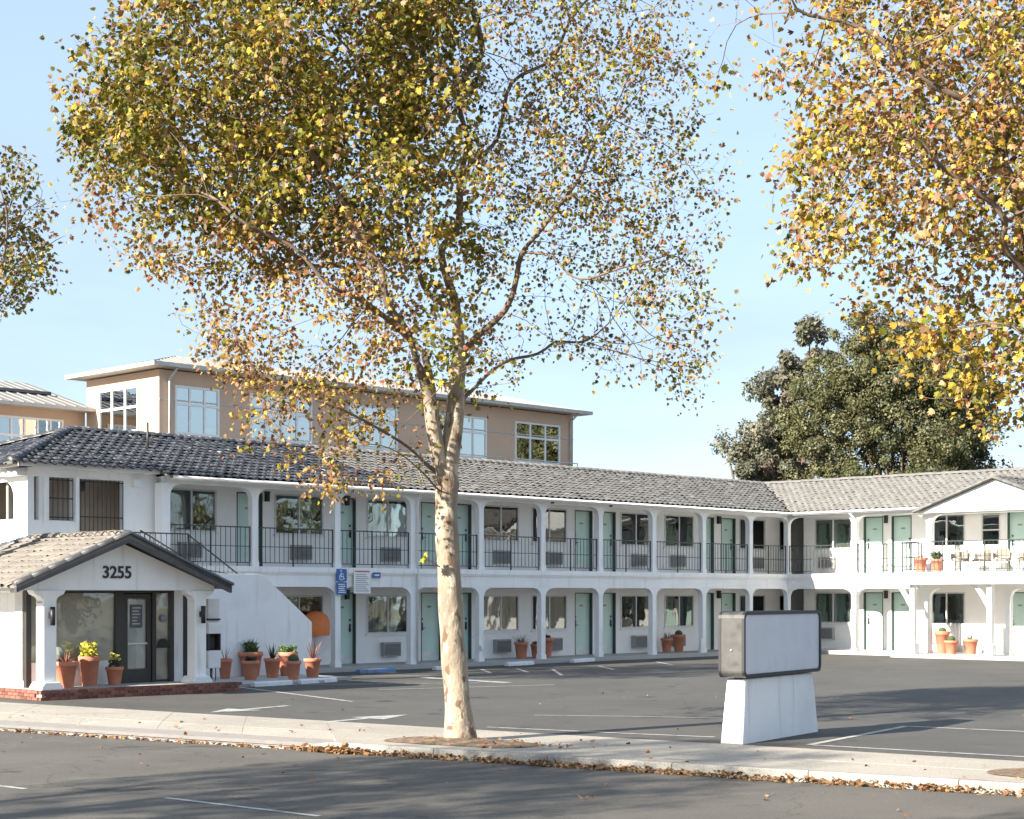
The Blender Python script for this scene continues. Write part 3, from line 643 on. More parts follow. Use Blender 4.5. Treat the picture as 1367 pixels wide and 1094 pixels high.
SL = math.atan(.33); cu_, su_ = math.cos(SL), math.sin(SL)
def mk(m):   # darker tile material over the near end of the long wing
    return 'tiledark' if m.y + .8 * noise.noise(m * .7) < -19.3 else 'tile'
camx, camy = Vector((-CX, -CY)).dot(U2), Vector((-CX, -CY)).dot(U1)
def near(m): return (m.x - camx) ** 2 + (m.y - camy) ** 2
def ok1(m):
    if m.y > -m.x - .04: return False
    if m.y < -27.35: return m.x < .02 and m.y > -31.5 - m.x + .05
    return m.x > -3.75
tile_field((.45, 0, EV - .04), (0, 1, 0), (-cu_, 0, su_), -31.5, 3.8, 13, ok1, roof, mk, near, 280)
tile_field((0, -31.5, roof_z(0) - .04), (-1, 0, 0), (0, cu_, su_), 0.0, 7.4, 12, lambda m: m.x < -(m.y + 31.5) - .02 and m.x > -7.46 + (m.y + 31.5) and m.y < -27.8, roof, mk, near, 0)
tile_field((0, -.45, EV - .04), (1, 0, 0), (0, cu_, su_), -3.8, 16.2, 13, lambda m: m.x > -m.y + .03 and m.y < 3.75 and not (5.95 < m.x < 11.3 and m.z - .02 < 5.06 + .36 * (2.77 - abs(m.x - 8.62)) ), roof, mk, near, 20)
# ridge and hip caps, one piece each
def cap_mesh(L=.42, r=.13, m='tile'):
    v = []; f = []; n = 7
    for j, (y, rr) in enumerate(((0, r), (L, r * .85))):
        for k in range(n): a = math.pi * k / (n - 1); v.append((rr * math.cos(a), y, rr * .8 * math.sin(a) - .02))
    for k in range(n - 1): f.append((k, k + 1, n + k + 1, n + k)[::-1])
    f.append(tuple(range(n)))
    return MB().add(v, f, True).mesh('ridge_tile', m)
CAPM = {k: cap_mesh(m=k) for k in ('tile', 'tiledark', 'tiletan')}; CAPM['barge'] = cap_mesh(.44, .1, 'barge')
def caps(a, b, parent, k=None, name='ridge_tile', step=.36, kf=None):
    a = Vector(a); b = Vector(b); d = b - a; n = max(1, int(d.length / step)); q = d.to_track_quat('Y', 'Z')
    for i in range(n):
        p = a + d * i / n; o = bpy.data.objects.new(name, CAPM[kf(p) if kf else k]); COL.objects.link(o); o.parent = parent
        o.matrix_local = Matrix.Translation(p + Vector((0, 0, rt.uniform(-.006, .01)))) @ (q.to_matrix() @ Matrix.Rotation(rt.gauss(0, .015), 3, 'Z')).to_4x4()
caps((-3.73, -27.77, RZ + .02), (-3.73, 3.73, RZ + .02), roof, kf=mk); caps((-3.73, 3.73, RZ + .02), (16.3, 3.73, RZ + .02), roof, kf=mk)
caps((0, -31.5, roof_z(0) + .0), (-3.73, -27.77, RZ), roof, kf=mk); caps((-7.46, -31.5, roof_z(0)), (-3.73, -27.77, RZ), roof, kf=mk)
# vent pipe on the roof
part(MB().tube([(-2.2, -26.3, 5.9), (-2.2, -26.3, 6.75)], .03, 8), 'vent_pipe', 'darkgreyframe')
# gable over the projecting balcony
GX0, GX1, GZ = 5.72, 11.52, 5.0; GM = (GX0 + GX1) / 2; GH = GZ + .36 * (GM - GX0)
f = MB(); f.prism([(GX0 + .1, 4.95), (GX1 - .1, 4.95), (GX1 - .1, GZ), (GM, GH - .06), (GX0 + .1, GZ)], 'y', -.45, -.33); f.box(GX0 + .1, GX1 - .1, -.33, 1.4, 4.96, 4.99)
part(f, 'gable_panel', 'stucco')
f = MB()
f.add([(GX0 - .05, -.6, GZ - .03), (GM, -.6, GH - .03), (GM, 3, GH - .03), (GX0 - .05, 3, GZ - .03)], [(3, 2, 1, 0)]); f.add([(GX1 + .05, -.6, GZ - .03), (GM, -.6, GH - .03), (GM, 3, GH - .03), (GX1 + .05, 3, GZ - .03)], [(0, 1, 2, 3)])
groof = part(f, 'gable_roof', 'tile'); s_ = groof.modifiers.new('t', 'SOLIDIFY'); s_.thickness = .05
sg = math.atan(.36)
okg = lambda m: m.y < -.45 + (m.z - EV) / .33 + .12
tile_field((GX0 - .05, 0, GZ - .03), (0, 1, 0) if False else (0, -1, 0), (math.cos(sg), 0, math.sin(sg)), -2.9, .6, 9, okg, groof, lambda m: 'tile', near, 0)
tile_field((GX1 + .05, 0, GZ - .03), (0, 1, 0), (-math.cos(sg), 0, math.sin(sg)), -.6, 2.9, 9, okg, groof, lambda m: 'tile', near, 0)
caps((GX0 - .1, -.55, GZ - .03), (GM, -.55, GH + .0), groof, 'tile'); caps((GX1 + .1, -.55, GZ - .03), (GM, -.55, GH), groof, 'tile'); caps((GM, -.6, GH + .04), (GM, 2.2, GH + .04), groof, 'tile')

# ------------------------------------------------------------ office
OF = thing('office_building', 'small gabled motel office numbered 3255 with tiled roof and glass front', 'building', (CX, CY, 0), ROT)
YA, YL, YR, XF = -32.0, -34.62, -29.38, 5.75
FZ = .2
f = MB(); f.prism([(YL + .28, 2.24), (YR - .2, 2.24), (YR - .2, 2.34), (YA, 3.26), (YL + .28, 2.34)], 'x', 5.2, 5.36); f.box(-.2, 5.2, YL + .3, YR - .25, 2.26, 2.3)
f.build('gable_panel', 'stucco', OF)
for y in (-33.68, -29.98):
    f = MB(); f.box(5.12, 5.42, y - .15, y + .15, .34 + FZ - .2, 2.24)
    prof = [(y - .15, 1.95), (y + .15, 1.95), (y + .15, 2.02), (y + .2, 2.1), (y + .33, 2.16), (y + .38, 2.24), (y - .38, 2.24), (y - .33, 2.16), (y - .2, 2.1), (y - .15, 2.02)]
    f.prism(prof, 'x', 5.14, 5.4); f.prism([(y - .25, FZ), (y + .25, FZ), (y + .25, FZ + .06), (y + .17, FZ + .16), (y - .17, FZ + .16), (y - .25, FZ + .06)], 'x', 5.02, 5.52)
    o = f.build('column', 'stucco', OF, bevel=.015)
    l_ = MB(); l_.box(5.42, 5.5, y - .04, y + .04, 1.66, 1.78); l_.lathe([(.05, 1.52), (.052, 1.9)], 12, 5.52, y); l_.build('wall_lamp', 'black', OF)
# glass front (facade frame: x along, -y outward)
def fo(x, y, z): return (4.3 - y, x, z), R(90)
def obox(mb, a, b, y0, y1, z0, z1): return mb.box(4.3 - y1, 4.3 - y0, a, b, z0, z1)
TZ = 2.26
f = MB(); obox(f, -33.6, -33.48, -.03, .09, FZ, TZ); obox(f, -31.43, -31.24, -.03, .06, FZ, TZ); obox(f, -30.5, -30.4, -.03, .06, FZ, TZ); obox(f, -30.03, -29.93, -.03, .06, FZ, TZ); obox(f, -33.48, -31.43, -.02, .05, 2.18, TZ); obox(f, -31.24, -30.03, -.02, .05, 2.18, TZ)
f.build('window_frame', 'darkgreyframe', OF)
f = MB(); obox(f, -33.48, -31.43, -.01, .08, FZ, .72); f.build('sill_wall', 'stucco', OF); f = MB(); obox(f, -29.93, -29.7, -.04, .1, FZ, TZ); f.build('pilaster', 'stucco', OF)
f = MB(); obox(f, -29.7, -29.4, .02, .1, FZ, TZ); f.build('side_panel', 'darkgreyframe', OF)
f = MB(); obox(f, -33.48, -31.43, .01, .02, .72, 2.18); f.build('window_pane', 'officeglass', OF)
f = MB(); obox(f, -30.4, -30.03, .01, .02, FZ + .03, 2.18); f.build('window_pane', 'officeglass', OF)
f = MB(); obox(f, -33.46, -31.43, .1, .11, .5, 2.19); f.build('interior_sheet', 'officebeige', OF); f = MB(); obox(f, -30.4, -30.03, .1, .11, .25, 2.19); f.build('interior_sheet', 'officebeige', OF)  # beige sheets added behind the glass to stand in for the bright interior
f = MB(); f.lathe([(.085, 0), (.085, .004)], 20); o = f.build('door_sticker', 'graytext', OF, (4.325, -30.2, 1.62)); o.rotation_euler = (0, R(90), 0)
f = MB(); P = [(-.14 * math.cos(R(180) * k / 12), .17 * math.sin(R(180) * k / 12)) for k in range(13)]
f.prism([(a - 30.2, b + 1.0) for a, b in P], 'x', 4.3, 4.33); obox(f, -30.38, -30.05, -.02, .0, .96, 1.0); f.build('mail_slot', 'black', OF)
# door
dz = MB(); obox(dz, -31.22, -31.12, -.0, .05, FZ, 2.16); obox(dz, -30.62, -30.52, -.0, .05, FZ, 2.16); obox(dz, -31.12, -30.62, -.0, .05, 2.06, 2.16); obox(dz, -31.12, -30.62, -.0, .05, FZ, .5)
dr = dz.build('door', 'darkgreyframe', OF); f = MB(); obox(f, -31.12, -30.62, .02, .03, .5, 2.06); f.build('pane', 'officeglass', dr)
f = MB(); obox(f, -31.1, -30.64, .035, .04, .52, 2.04); f.build('door_blind', 'blind', dr)
f = MB(); obox(f, -31.12, -30.62, -.012, .0, 1.05, 1.09); f.build('push_bar', 'alu', dr)
f = MB(); obox(f, -31.04, -30.74, -.0, .015, 1.42, 1.93); pq = f.build('notice', 'plaque', dr)
f = MB(); 
for i, (a, b) in enumerate(((-.24, .0), (-.24, -.05), (-.24, -.02), (-.24, -.07), (-.24, -.1), (-.24, -.03))): obox(f, -30.76 + a, -30.78 + b, -.003, .0, 1.84 - i * .07, 1.87 - i * .07)
f.build('lettering', 'offwhite', pq)
# side window facing the street
def st_(mb, x0, x1, y0, y1, z0, z1): return mb.box(x0, x1, y0, y1, z0, z1)
f = MB(); f.box(-.3, 4.21, -33.6, -33.5, FZ, .35); f.box(-.3, 4.21, -33.6, -33.5, 2.2, 2.3); f.box(3.9, 4.2, -33.62, -33.5, .35, 2.2); f.box(-.3, -.1, -33.6, -33.5, .35, 2.2); f.box(2.2, 2.26, -33.6, -33.5, .35, 2.2); f.build('window_frame', 'alu', OF)
f = MB(); f.box(-.1, 2.2, -33.56, -33.5, .35, 2.2); f.build('side_board', 'stucco', OF); f = MB(); f.box(2.26, 3.9, -33.56, -33.5, .35, 2.2); f.build('side_board', 'stucco', OF)
f = MB(); f.box(-.2, 4.1, -29.5, -29.38, .07, 2.26); f.build('wall', 'wallin', OF); f = MB(); f.box(-.2, 2.15, -33.3, -29.51, FZ, 2.26); f.build('wall', 'wallin', OF)
f = MB(); f.box(2.2, 2.25, -33.4, -29.6, FZ, 2.26); f.box(2.25, 4.2, -33.4, -29.55, FZ + .001, FZ + .01); f.build('inner_wall', 'curt_beige', OF)
# the number on the gable
cv = bpy.data.curves.new('n', 'FONT'); cv.body = '3255'; cv.size = .36; cv.extrude = .01; cv.align_x = 'CENTER'; cv.offset = .006
to = bpy.data.objects.new('n', cv); COL.objects.link(to); bpy.context.view_layer.update()
me = bpy.data.meshes.new_from_object(to.evaluated_get(bpy.context.evaluated_depsgraph_get())); me.name = 'house_number'; me.materials.clear(); me.materials.append(M['black'])
bpy.data.objects.remove(to)
o = bpy.data.objects.new('house_number', me); COL.objects.link(o); o.parent = OF; o.location = (5.375, -32.07, 2.5); o.rotation_euler = (R(90), 0, R(90))
# office roof
def oz(y): return 3.42 - .405 * abs(y - YA)
XB = 1.84
rf = MB()
rf.add([(XF, YL, oz(YL) - .06), (XF, YA, oz(YA) - .06), (XB, YA, oz(YA) - .06), (XB - 2.62, YL, oz(YL) - .06)], [(3, 2, 1, 0)][::-1])
rf.add([(XF, YR, oz(YR) - .06), (XF, YA, oz(YA) - .06), (XB, YA, oz(YA) - .06), (-.28, YA + 2.1, oz(YA + 2.1) - .06), (-.28, YR, oz(YR) - .06)], [(0, 1, 2, 3, 4)])
rf.add([(XB, YA, oz(YA) - .06), (XB - 2.62, YL, oz(YL) - .06), (-.28, YA + 2.1, oz(YA + 2.1) - .06)], [(0, 1, 2)])
oroof = rf.build('roof', 'tiletan', OF); s_ = oroof.modifiers.new('t', 'SOLIDIFY'); s_.thickness = .05; s_.offset = 0
so = math.atan(.405)
tile_field((0, YL, oz(YL) - .03), (1, 0, 0), (0, math.cos(so), math.sin(so)), -1.0, XF - .15, 9, lambda m: m.y < YA + .05 and m.x > XB - (YA - m.y) , oroof, lambda m: 'tiletan', near, 300, ex=.325)
tile_field((0, YR, oz(YR) - .03), (-1, 0, 0), (0, -math.cos(so), math.sin(so)), -(XF - .15), .3, 9, lambda m: m.y > YA and m.x > max(-.2, XB - (m.y - YA)), oroof, lambda m: 'tile', near, 0, ex=.325)
caps((XF - .2, YA, oz(YA) + .02), (XB, YA, oz(YA) + .02), oroof, 'tiletan'); caps((XB - 2.5, YL + .1, oz(YL) + .02), (XB, YA, oz(YA) + .02), oroof, 'tiledark')
bg_ = MB()
for a, b in (((YL, oz(YL)), (YA, oz(YA))), ((YR, oz(YR)), (YA, oz(YA)))):
    pr = [(a[0], a[1] + .02), (b[0], b[1] + .02), (b[0], b[1] - .17), (a[0], a[1] - .17)]
    bg_.prism(pr, 'x', XF - .1, XF)
bg_.build('barge_board', 'barge', OF)
caps((XF - .05, YL - .03, oz(YL) + .0), (XF - .05, YA, oz(YA) + .03), oroof, 'barge', 'barge_tile', .4); caps((XF - .05, YR + .03, oz(YR) + .0), (XF - .05, YA, oz(YA) + .03), oroof, 'barge', 'barge_tile', .4)
f = MB(); f.box(-1, 5.2, YL + .16, YL + .28, 2.2, 2.3); f.build('eave_board', 'whitepaint', OF)

# brick platform
BP = thing('brick_platform', 'low red brick step running in front of the motel office', 'step', (CX, CY, 0), ROT)
f = MB(); f.box(-.3, 5.59, -33.97, -29.05, -.12, FZ - .002); MBo = f.build('base', 'mortar', BP)
bk = MB().box(0, .205, 0, .1, 0, .058).mesh('brick', 'brick'); bkh = MB().box(0, .1, 0, .205, 0, .058).mesh('brick', 'brick')
for c in range(4):
    z = FZ - .06 - c * .068
    if z < -.1: break
    y = -34.0 + (.1 if c % 2 else 0)
    while y < -29.15:
        o = inst(bk, 'brick', BP, (5.612, y, z), (0, 0, R(90))); y += .218
    x = 5.6 - (.21 if c % 2 else .1)
    while x > 1.0:
        x -= .218; inst(bk, 'brick', BP, (x, -34.01, z), (0, 0, 0))
for y in [(-33.98 + i * .11) for i in range(44)]: 
    o = inst(bkh, 'brick', BP, (5.4, y, FZ - .0595), (0, 0, 0)); o.scale = (.98, 1.0, 1.02)
f = MB(); f.box(-.3, 5.39, -33.9, -29.1, FZ - .003, FZ + .001); f.build('paving', 'slab', BP)

# ------------------------------------------------------------ signs on the long wing
def sign_thing(name, label, y0, y1, z0, z1, m, cat='sign', x=.18):
    t = thing(name, label, cat, W(x, y0, z0), ROT + R(90)); w_ = y1 - y0; h = z1 - z0
    MB().box(0, w_, 0, .012, 0, h).build('plate', m, t)
    MB().box(w_ / 2 - .03, w_ / 2 + .03, .012, .05, .03, h - .03).build('bracket', 'alu', t)
    return t, w_, h
def arc(mb, cx, cz, r, a0, a1, t, y=-.004, n=14):
    for i in range(n):
        p = [R(a0 + (a1 - a0) * (i + j) / n) for j in (0, 1)]
        mb.add([(cx + rr * math.cos(q), y, cz + rr * math.sin(q)) for q in p for rr in (r - t, r)], [(0, 1, 3, 2)])
def bar2(mb, x0, z0, x1, z1, t, y=-.004):
    d = Vector((x1 - x0, z1 - z0)).normalized(); q = Vector((-d.y, d.x)) * t / 2
    mb.add([(x0 - q.x, y, z0 - q.y), (x1 - q.x, y, z1 - q.y), (x1 + q.x, y, z1 + q.y), (x0 + q.x, y, z0 + q.y)], [(0, 1, 2, 3)])
t, w_, h = sign_thing('accessible_parking_sign', 'blue wheelchair symbol sign fixed above the walkway arches', -21.62 - .12, -21.62 + .24, 2.52, 2.86, 'blue')
mb = MB(); s = .34
bar2(mb, .15, .1, .15, .24, .03); arc(mb, .15, .29, .025, 0, 360, .025); arc(mb, .17, .11, .085, 110, 400, .022); bar2(mb, .15, .2, .24, .2, .022); bar2(mb, .15, .13, .24, .13, .024); bar2(mb, .235, .13, .27, .05, .024)
mb.build('wheelchair_symbol', 'whitepaint', t)
t, w_, h = sign_thing('parking_notice', 'small blue parking notice plate hung directly below the wheelchair symbol sign', -21.62 - .12, -21.62 + .24, 2.15, 2.49, 'blue')
mb = MB()
for i in range(5): mb.box(.05 + .02 * (i % 2), w_ - .05 - .02 * (i % 3), -.004, -.001, .05 + i * .055, .075 + i * .055)
mb.build('lettering', 'whitepaint', t)
t, w_, h = sign_thing('regulation_sign', 'large white notice board with red heading beside the blue parking signs', -21.12, -20.5, 2.18, 2.86, 'whitepaint')
MB().box(.04, w_ - .04, -.004, -.001, h - .08, h - .045).build('heading', 'redtext', t); mb = MB()
for i in range(9): mb.box(.06, w_ - .07 - .05 * ((i * 7) % 3), -.004, -.001, .06 + i * .058, .08 + i * .058)
mb.build('lettering', 'graytext', t)
t, w_, h = sign_thing('direction_plate', 'tiny blue plate right of the white notice on the balcony fascia', -20.4, -20.12, 2.62, 2.78, 'blue', x=.17)
MB().box(.05, w_ - .05, -.004, -.001, .06, .1).build('lettering', 'whitepaint', t)

# ------------------------------------------------------------ monument sign by the sidewalk
SA = math.atan2(.834, .552)
MS = thing('monument_sign', 'blank illuminated box sign in black frame on a white tapered plinth', 'sign', (3.31, 24.1, 0), SA)
f = MB(); L_, Tn = 2.72, .36
f.add([(0, 0, -.02), (L_, 0, -.02), (L_, Tn, -.02), (0, Tn, -.02), (.16, .04, .93), (L_ - .12, .04, .93), (L_ - .12, Tn - .03, .93), (.16, Tn - .03, .93)], [(0, 3, 2, 1), (4, 5, 6, 7), (0, 1, 5, 4), (1, 2, 6, 5), (2, 3, 7, 6), (3, 0, 4, 7)])
f.build('plinth', 'stucco', MS, bevel=.02)
MB().box(.3, L_ - .3, .1, Tn - .08, .92, .98).build('mount', 'metal', MS)
def rrect(x0, x1, z0, z1, r, n=6):
    P = []
    for cx, cz, a in ((x1 - r, z1 - r, 0), (x0 + r, z1 - r, 90), (x0 + r, z0 + r, 180), (x1 - r, z0 + r, 270)):
        for k in range(n + 1): q = R(a + 90 * k / n); P.append((cx + r * math.cos(q), cz + r * math.sin(q)))
    return P
BX0, BX1, BZ0, BZ1 = -.02, L_ + .02, .955, 1.9
f = MB(); f.prism(rrect(BX0, BX1, BZ0, BZ1, .09), 'y', .0, Tn - .02); o = f.build('case', 'metal', MS)
f = MB()
for yy in (-.035, Tn - .025):
    Po = rrect(BX0 - .006, BX1 + .006, BZ0 - .006, BZ1 + .006, .1); Pi = rrect(BX0 + .045, BX1 - .045, BZ0 + .045, BZ1 - .045, .07); n = len(Po)
    v = [(x, yy, z) for x, z in Po] + [(x, yy, z) for x, z in Pi] + [(x, yy + .04, z) for x, z in Po] + [(x, yy + .04, z) for x, z in Pi]
    q = []
    for i in range(n): j = (i + 1) % n; q += [(i, j, n + j, n + i), (2 * n + i, 3 * n + i, 3 * n + j, 2 * n + j), (i, 2 * n + i, 2 * n + j, j), (n + i, n + j, 3 * n + j, 3 * n + i)]
    f.add(v, q)
f.build('face_frame', 'black', MS)
f = MB(); f.prism(rrect(BX0 + .04, BX1 - .04, BZ0 + .04, BZ1 - .04, .07), 'y', -.015, .002); f.build('sign_face', 'signface', MS)
f = MB(); f.prism(rrect(BX0 + .04, BX1 - .04, BZ0 + .04, BZ1 - .04, .07), 'y', Tn - .022, Tn - .005); f.build('sign_face', 'signface', MS)
f = MB().lathe([(.012, 0), (.012, .02)], 10); o = f.build('lock', 'alu', MS, (-.02, .17, 1.35)); o.rotation_euler = (0, R(-90), 0)

# ------------------------------------------------------------ wheel stops
def wheel_stop(a, b, label, m='stopwhite', group='concrete wheel stops along the motel walkway'):
    a = Vector(a); b = Vector(b); d = b - a; L = d.length
    f = MB(); f.prism([(-.09, 0), (.09, 0), (.075, .09), (.045, .115), (-.045, .115), (-.075, .09)], 'x', 0, L)
    o = f.build('wheel_stop', m, None, (a.x, a.y, .002), math.atan2(d.y, d.x), bevel=.01); tag(o, label, 'wheel stop', group if m == 'stopwhite' else None)
wheel_stop((-6.02, 39.0), (-5.28, 40.0), 'white wheel stop in front of the terracotta pots, nearest the office')
wheel_stop((-5.1, 40.2), (-4.36, 41.35), 'white wheel stop at the right end of the terracotta pot row')
wheel_stop((-4.17, 45.5), (-3.3, 46.75), 'bright blue painted wheel stop', 'roadblue')
wheel_stop((-2.2, 47.6), (-1.4, 48.6), 'white wheel stop mostly hidden behind the big tree trunk')
wheel_stop((-.17, 50.4), (.62, 51.5), 'white wheel stop in front of the pair of pots with the grey spiky plant')
wheel_stop((1.88, 52.9), (2.6, 54.0), 'white wheel stop below the walkway bay right of the middle potted plants')
wheel_stop((4.24, 55.9), (4.95, 57.0), 'white wheel stop in front of the two pots at the far end')
wheel_stop((5.85, 57.8), (6.45, 58.7), 'white wheel stop nearest the blank box sign')

# ------------------------------------------------------------ potted plants
POTM = {}
def pot_mesh(w_, h):
    r = w_ / 2; f = MB(); f.lathe([(r * .64, 0), (r * .66, .02), (r * .9, h * .82), (r, h * .83), (r * 1.02, h * .86), (r * 1.02, h * .985), (r * .99, h), (r * .88, h), (r * .86, h * .93)], 22, cap=False)
    f.lathe([(r * .64, 0), (.001, .001)], 22, cap=False); return f
rp_ = random.Random(21)
def spikes(n, L, wd, spread, mb, z0, curve=.3):
    for i in range(n):
        a = rp_.uniform(0, 6.283); e = rp_.uniform(.15, 1) * spread; l = L * rp_.uniform(.7, 1.1); w2 = wd * rp_.uniform(.7, 1.2)
        d = Vector((math.cos(a) * math.sin(e), math.sin(a) * math.sin(e), math.cos(e))); s = Vector((-math.sin(a), math.cos(a), 0)); p = Vector((math.cos(a) * .03, math.sin(a) * .03, z0)); v = []
        for k in range(5):
            t = k / 4; ww = w2 * (1 - t) ** .7 * (.7 + .3 * min(1, t * 4)); q = p + d * l * t + Vector((0, 0, -curve * l * t * t * math.sin(e))); v += [q - s * ww, q + s * ww + Vector((0, 0, .004))]
        mb.add(v, [(2 * k, 2 * k + 1, 2 * k + 3, 2 * k + 2) for k in range(4)])
def leafy(n, r, h, sz, mb, z0):
    for i in range(n):
        a = rp_.uniform(0, 6.283); q = rp_.random() ** .5; zz = z0 + h * rp_.random(); p = Vector((r * q * math.cos(a), r * q * math.sin(a), zz))
        u = Vector((rp_.gauss(0, 1), rp_.gauss(0, 1), rp_.gauss(.5, 1))).normalized(); v = u.orthogonal().normalized(); s = sz * rp_.uniform(.6, 1.3)
        mb.add([p, p + u * s * .5 + v * s * .35, p + u * s * 1.2, p + u * s * .5 - v * s * .35], [(0, 1, 2, 3)])
def ball(mb, r, z0, ribs=16, cx=0):
    v = []; f = []; n = 32; m = 10
    for j in range(m + 1):
        t = math.pi * j / m
        for k in range(n): a = 2 * math.pi * k / n; rr = r * (1 + .05 * math.cos(a * ribs)) * math.sin(t); v.append((cx + rr * math.cos(a), rr * math.sin(a), z0 + r * .9 - r * .95 * math.cos(t)))
    for j in range(m):
        for k in range(n): f.append((j * n + k, j * n + (k + 1) % n, (j + 1) * n + (k + 1) % n, (j + 1) * n + k))
    mb.add(v, f, True)
def potted(x, y, z, w_, h, kind, label):
    p = W(x, y, z); t = thing('potted_plant', label, 'potted plant', p, rp_.uniform(0, 6), 'terracotta pots with plants around the motel')
    pt = pot_mesh(w_, h).build('pot', 'terra', t)
    MB().lathe([(w_ * .43, h * .92), (.001, h * .94)], 18, cap=False).build('soil', 'soil', t)
    mb = MB(); z0 = h * .92
    K = kind
    if K == 'redspike': spikes(60, .34, .016, 1.5, mb, z0, .7); m = 'plant_red'
    elif K == 'yellow': leafy(240, .16, .3, .09, mb, z0); m = 'plant_yellow'
    elif K == 'smallyellow': leafy(60, .08, .2, .06, mb, z0 + .1); m = 'plant_yellow'; b = MB(); leafy(140, .12, .16, .05, b, z0); b.build('low_leaves', 'plant_dark', t)
    elif K == 'green': spikes(70, .42, .02, .9, mb, z0, .15); leafy(120, .17, .25, .1, mb, z0); m = 'plant'
    elif K == 'dry': spikes(18, .35, .008, .7, mb, z0, .1); m = 'plant_red'
    elif K == 'dark': leafy(200, .12, .1, .05, mb, z0); m = 'plant_dark'
    elif K == 'agave': spikes(16, .5, .022, 1.1, mb, z0, .05); m = 'plant_dark'
    elif K == 'tall': spikes(14, .62, .02, .9, mb, z0, .05); m = 'plant_red'
    elif K == 'round': leafy(520, .22, .19, .06, mb, z0); m = 'plant'
    elif K == 'grey': spikes(70, .36, .009, 1.3, mb, z0, .2); m = 'plant_grey'
    elif K == 'cactus': ball(mb, .13, z0 - .04); m = 'cactusgreen'
    elif K == 'greygreen': spikes(28, .3, .02, 1.0, mb, z0, .2); m = 'plant_grey'
    mb.build('plant', m, t); return t
potted(5.04, -33.1, FZ, .5, .56, 'redspike', 'terracotta pot with trailing reddish spiky plant beside the left office column')
tb = thing('potted_cactus', 'large round grey cactus behind the pot with reddish spiky plant', 'potted plant', W(4.72, -33.12, FZ), 0, 'terracotta pots with plants around the motel')
pot_mesh(.42, .5).build('pot', 'terra', tb); mb = MB(); ball(mb, .21, .47, 20); mb.build('cactus', 'cactus', tb)
potted(4.66, -32.3, FZ, .46, .64, 'yellow', 'tall terracotta pot with bright yellow succulent under the office window')
potted(4.72, -31.72, FZ, .39, .4, 'smallyellow', 'small terracotta pot with dark plant and yellow tips left of the office door')
Zp = .07
def pw(x, y, z): return x, y, z
import itertools
def gpos(px, py, z):   # ground point under a pot (distance from eye height), in motel coordinates
    Y = (2.15 - z) * 2243 / (py - 794); X = (px - 683.5) / 2243 * Y; d = Vector((X - CX, Y - CY)); return d.dot(U2), d.dot(U1)
for px, py, w_, h, k, lb in [
    (300.5, 906.5, .36, .5, 'dry', 'narrow terracotta pot with sparse dry stems, leftmost of the row by the stair wall'),
    (335, 903, .62, .62, 'green', 'largest terracotta pot with upright green spiky plant in the stair wall row'),
    (334.5, 908, .44, .47, 'dark', 'small terracotta pot with low dark plant in front of the largest pot'),
    (364, 905, .43, .49, 'agave', 'terracotta pot with thin dark agave blades in the middle of the stair wall row'),
    (384, 902.5, .53, .61, 'round', 'wide terracotta pot with rounded green bushy plant by the stair wall'),
    (392, 907.5, .38, .46, 'cactus', 'small terracotta pot with round green cactus in front of the bushy plant'),
    (417, 904.5, .44, .48, 'tall', 'terracotta pot with tall dark red spikes, rightmost of the stair wall row')]:
    x, y = gpos(px, py, Zp); potted(round(x, 2), round(y, 2), Zp, w_, h, k, lb)
potted(-.62, -13.55, F1, .46, .53, 'grey', 'terracotta pot with grey spiky plant left of the middle walkway column')
potted(-.5, -13.0, F1, .36, .45, 'dark', 'small low terracotta pot tucked behind the middle walkway column')
potted(-.7, -12.3, F1, .46, .64, 'dark', 'tall terracotta pot just right of the middle walkway column')
potted(-.9, -5.95, F1, .42, .5, 'greygreen', 'left pot of two below the window at the far end of the long wing')
potted(-.85, -5.35, F1, .46, .62, 'cactus', 'taller right pot of two below the window at the far end of the long wing')
potted(6.3, .2, F1, .52, .76, 'cactus', 'tallest of three sunny terracotta pots on the far wing walkway')
potted(6.95, -.35, F1, .48, .46, 'cactus', 'short front terracotta pot of the three on the far wing walkway')
potted(7.35, .25, F1, .52, .5, 'grey', 'terracotta pot with pale spiky plant, right of the three on the far wing walkway')
potted(5.98, -.7, D2 + .02, .48, .5, 'redspike', 'left terracotta pot on the upstairs balcony with short red plant')
potted(6.62, -.7, D2 + .02, .46, .44, 'green', 'right terracotta pot on the upstairs balcony with green plant')

# balcony chairs
def chair(x, y, rz, label, m='wicker'):
    t = thing('wicker_chair', label, 'chair', W(x, y, D2 + .02), ROT + rz, 'wicker chairs on the upstairs balcony')
    s = MB(); s.box(-.25, .25, -.24, .24, .36, .43); s.build('seat', m, t, bevel=.02); MB().box(-.22, .22, -.21, .2, .431, .49).build('cushion', 'curt_white', t, bevel=.02)
    b = MB(); n = 12; v = []; f = []
    for i in range(n + 1):
        a = R(-20 + 220 * i / n); hh = .78 if 35 < math.degrees(a) < 145 else .64
        for rr in (.27, .3): v += [(rr * math.cos(a), rr * math.sin(a) * .95, .4), (rr * math.cos(a) * 1.06, rr * math.sin(a) * 1.06, hh)]
    for i in range(n): k = 4 * i; f += [(k, k + 4, k + 5, k + 1), (k + 2, k + 3, k + 7, k + 6), (k + 1, k + 5, k + 7, k + 3)]
    b.add(v, f, True); b.build('backrest', m, t)
    for sx in (-1, 1):
        for sy in (-1, 1): MB().tube([(.24 * sx, .22 * sy, 0), (.21 * sx, .2 * sy, .37)], .018, 6).build('leg', m, t)
chair(7.05, .1, R(15), 'wicker chair nearest the balcony pots'); chair(7.75, .3, R(-30), 'wicker chair beside the large upstairs window, second from the pots')
chair(8.6, .1, R(20), 'third wicker chair from the balcony pots, below the small sash window'); chair(9.35, .2, R(-75), 'wicker chair turned sideways, fourth from the balcony pots')
